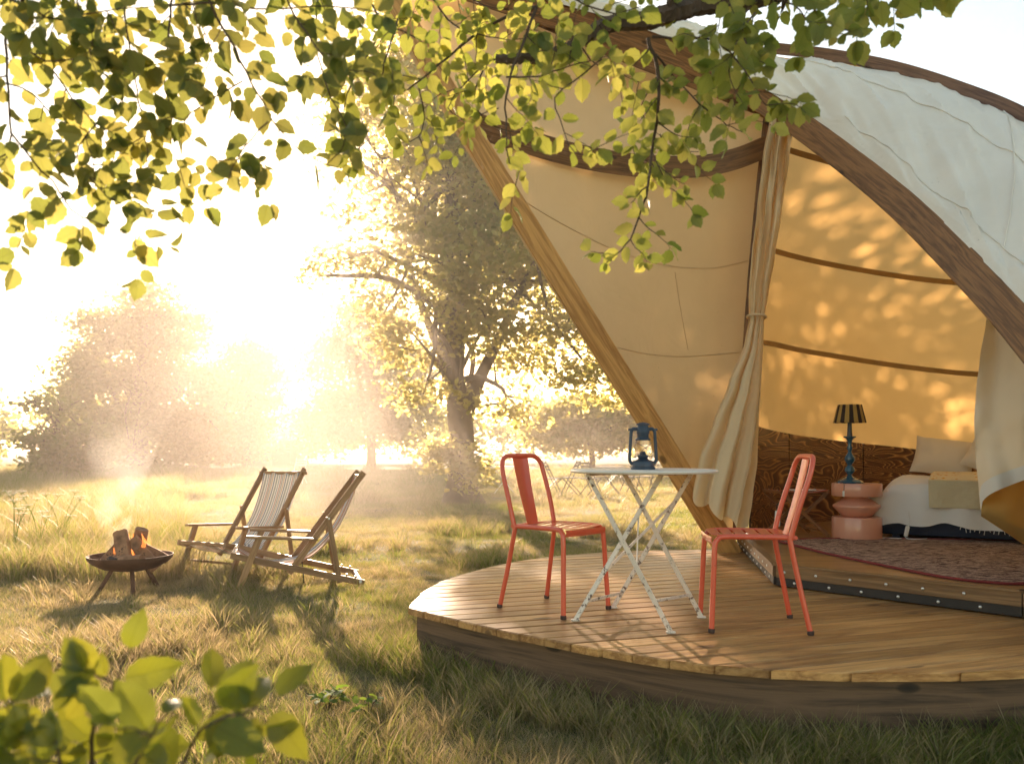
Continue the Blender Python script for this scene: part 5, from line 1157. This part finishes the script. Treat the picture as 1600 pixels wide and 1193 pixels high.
gs = [([(150, 1900, 1.05), (146, 1400), (142, 1200), (150, 1110), (182, 1060), (198, 1020)], .0045, .8), ([(146, 1400), (60, 1260), (30, 1170), (14, 1105)], .0035, .9), ([(150, 1400), (250, 1260), (290, 1180), (325, 1130), (390, 1112), (430, 1092)], .0038, .8), ([(146, 1380), (100, 1230), (84, 1140), (72, 1085)], .003, .8), ([(325, 1130), (332, 1105), (331, 1080)], .0018, .7), ([(150, 1380), (190, 1240), (236, 1150), (255, 1122)], .003, .8), ([(146, 1400), (20, 1290), (-30, 1200), (-40, 1140)], .003, .9)]
sap = thing('beech_sapling', 'out of focus young beech shoots with big glossy leaves in the near corner', 'shrub', (P(150, 1900, 1.0).x, 1.2, 0))
n4_ = foliage(sap, gs, 1.05, 104, LEAF_S, M['leaf_shrub'], M['leaf_near_m'], .062, .003, 48., 110., (40, 80), maxn=300, spread=.10, droop=-.5)
print('LEAVES', n1_, n2_, n3_, n4_)
# broad leaved weeds in the lawn
for i, (px, py, s, lab) in enumerate(((512, 1092, 1., 'bigger clump of broad leaved nettle in the short grass'), (576, 1104, .8, 'smaller sprig of nettle beside the bigger clump'))):
    b = G(px, py + 18); w = thing('nettle_plant', lab, 'plant', b, 0, 'nettles in the lawn'); rn = random.Random(i)
    bm = bmesh.new()
    for k in range(6 if s == 1 else 4):
        a = rn.uniform(0, 6.28); h = rn.uniform(.05, .11) * s; tip = Vector((math.cos(a) * .07 * s, math.sin(a) * .07 * s, h)); add_tube(bm, [Vector((0, 0, 0)), tip * Vector((.4, .4, .7)), tip], .0018, 4)
        for j in range(4):
            a2 = a + j * 1.6 + rn.uniform(-.3, .3); d = Vector((math.cos(a2), math.sin(a2), rn.uniform(-.1, .5)))
            o = bpy.data.objects.new('leaf', rn.choice(LEAF_W)); COL.objects.link(o); o.parent = w; o.matrix_basis = leaf_matrix(tip * (.65 + .1 * j), d, Vector((rn.gauss(0, .3), rn.gauss(0, .3), 1)), .055 * s * rn.uniform(.7, 1.2))
    ob('stem', bm, M['twig'], w)
# cow parsley at the left edge
def parsley(sd):
    rn = random.Random(sd); w = thing('cow_parsley', '', 'plant'); bs = bmesh.new(); bf = bmesh.new()
    for k in range(5):
        a = rn.uniform(0, 6.28); h = rn.uniform(.36, .66); tip = Vector((math.cos(a) * .18, math.sin(a) * .18, h)); add_tube(bs, cat_pts([Vector((0, 0, 0)), tip * Vector((.3, .3, .6)), tip], 6), [.004, .002], 4)
        for j in range(9):
            a2 = j / 9 * 6.28; q = tip + Vector((math.cos(a2) * .045, math.sin(a2) * .045, .03 + rn.uniform(0, .01))); add_tube(bs, [tip, q], .001, 3, cap=False)
            for m_ in range(6): c_ = q + Vector((rn.gauss(0, .010), rn.gauss(0, .010), rn.gauss(0, .003))); r_ = .009; vs = [bf.verts.new(c_ + Vector((math.cos(x) * r_, math.sin(x) * r_, 0))) for x in (0, 2.1, 4.2)]; bf.faces.new(vs)
    ob('stem', bs, M['leaf_weed'], w); tag(ob('flower', bf, M['whitepaint'], w), kind='stuff'); return w
cpg = 'cow parsley at the meadow edge'
for i, (px, py, lab) in enumerate(((22, 862, 'cow parsley at the very edge, leftmost and nearest of the white umbels'), (62, 856, 'cow parsley with white umbels, second from the edge of the picture'), (96, 850, 'cow parsley with white umbels leaning over, farthest from the edge'), (40, 842, 'cow parsley with white umbels behind the two outermost ones'))):
    w = parsley(i); w.location = G(px, py + 14); tag(w, lab, group=cpg)

# ------------------------------------------------------------------ smoke and haze
def smoke():
    path = cat_pts([FP + Vector(v) for v in ((-.12, 0, .32), (-.17, .02, .5), (-.16, .1, .8), (-.14, .2, 1.2), (.0, .4, 1.7), (.2, .6, 2.1))], 22)
    bm = bmesh.new(); add_tube(bm, path, [.05 + .34 * (i / 22) ** 1.0 for i in range(23)], 14)
    for v in bm.verts: v.co += Vector((noise.noise(v.co * 3.), noise.noise(v.co * 3. + Vector((5, 0, 0))), 0)) * .07
    m, nt = new_mat('wood smoke'); L = nt.links.new; co = coords(nt, 'Object'); n1 = N(nt, 'ShaderNodeTexNoise', i_Scale=2.6, i_Detail=4., i_Distortion=.8); L(co, n1.inputs['Vector'])
    sx = N(nt, 'ShaderNodeSeparateXYZ'); L(co, sx.inputs[0]); mr = N(nt, 'ShaderNodeMapRange'); mr.inputs['From Min'].default_value = .3; mr.inputs['From Max'].default_value = 2.2; mr.inputs['To Min'].default_value = 1.; mr.inputs['To Max'].default_value = 0.; L(sx.outputs[2], mr.inputs[0]); pw = N(nt, 'ShaderNodeMath', operation='POWER'); pw.inputs[1].default_value = 3.5; L(mr.outputs[0], pw.inputs[0]); m25 = N(nt, 'ShaderNodeMath', operation='MULTIPLY'); m25.inputs[1].default_value = 2.2; L(pw.outputs[0], m25.inputs[0])
    rp = ramp(nt, [(.36, (0, 0, 0)), (.66, (1, 1, 1))]); L(n1.outputs['Fac'], rp.inputs[0]); mu = N(nt, 'ShaderNodeMath', operation='MULTIPLY'); L(rp.outputs[0], mu.inputs[0]); L(m25.outputs[0], mu.inputs[1])
    pv = N(nt, 'ShaderNodeVolumePrincipled'); pv.inputs['Color'].default_value = (.9, .9, .92, 1); pv.inputs['Anisotropy'].default_value = .4; L(mu.outputs[0], pv.inputs['Density']); o = N(nt, 'ShaderNodeOutputMaterial'); L(pv.outputs[0], o.inputs['Volume'])
    tag(ob('smoke', bm, m), 'thin white smoke rising from the fire bowl', kind='stuff')
smoke()
def drift():
    C0, Rr = Vector((-2.4, 13.4, 3.0)), Vector((5.8, 6.2, 6.4))
    bm = bmesh.new(); bmesh.ops.create_icosphere(bm, subdivisions=4, radius=1)
    for v in bm.verts: v.co = Vector((v.co.x * Rr.x, v.co.y * Rr.y, max(v.co.z * Rr.z, -2.95)))
    m, nt = new_mat('drifting ground mist'); L = nt.links.new; tc = N(nt, 'ShaderNodeTexCoord')
    sc = N(nt, 'ShaderNodeVectorMath', operation='DIVIDE'); sc.inputs[1].default_value = Rr; L(tc.outputs['Object'], sc.inputs[0]); ln = N(nt, 'ShaderNodeVectorMath', operation='LENGTH'); L(sc.outputs[0], ln.inputs[0])
    mr = N(nt, 'ShaderNodeMapRange'); mr.inputs['From Min'].default_value = .25; mr.inputs['From Max'].default_value = 1.; mr.inputs['To Min'].default_value = .06; mr.inputs['To Max'].default_value = 0; L(ln.outputs['Value'], mr.inputs[0])
    n1 = N(nt, 'ShaderNodeTexNoise', i_Scale=.45, i_Detail=3.); L(tc.outputs['Object'], n1.inputs['Vector']); r1 = ramp(nt, [(.35, (.25, .25, .25)), (.65, (1, 1, 1))]); L(n1.outputs['Fac'], r1.inputs[0])
    mu = N(nt, 'ShaderNodeMath', operation='MULTIPLY'); L(mr.outputs[0], mu.inputs[0]); L(r1.outputs[0], mu.inputs[1])
    pv = N(nt, 'ShaderNodeVolumePrincipled'); pv.inputs['Color'].default_value = (1, .89, .81, 1); pv.inputs['Anisotropy'].default_value = .35; L(mu.outputs[0], pv.inputs['Density']); o = N(nt, 'ShaderNodeOutputMaterial'); L(pv.outputs[0], o.inputs['Volume'])
    d = ob('drifting_mist', bm, m); d.location = C0; tag(d, 'bank of fire smoke and mist drifting low around the big tree', kind='stuff')
drift()
HAZE = .0011
m, nt = new_mat('golden morning mist'); pv = N(nt, 'ShaderNodeVolumePrincipled'); pv.inputs['Color'].default_value = (1, .88, .85, 1); pv.inputs['Density'].default_value = HAZE; pv.inputs['Anisotropy'].default_value = .5
o_ = N(nt, 'ShaderNodeOutputMaterial'); nt.links.new(pv.outputs[0], o_.inputs['Volume'])
tag(ob('haze', box((0, 570, 5.1), (1220, 1270, 12.6)), m, smooth=False), 'pale golden morning mist over the whole meadow', kind='stuff')
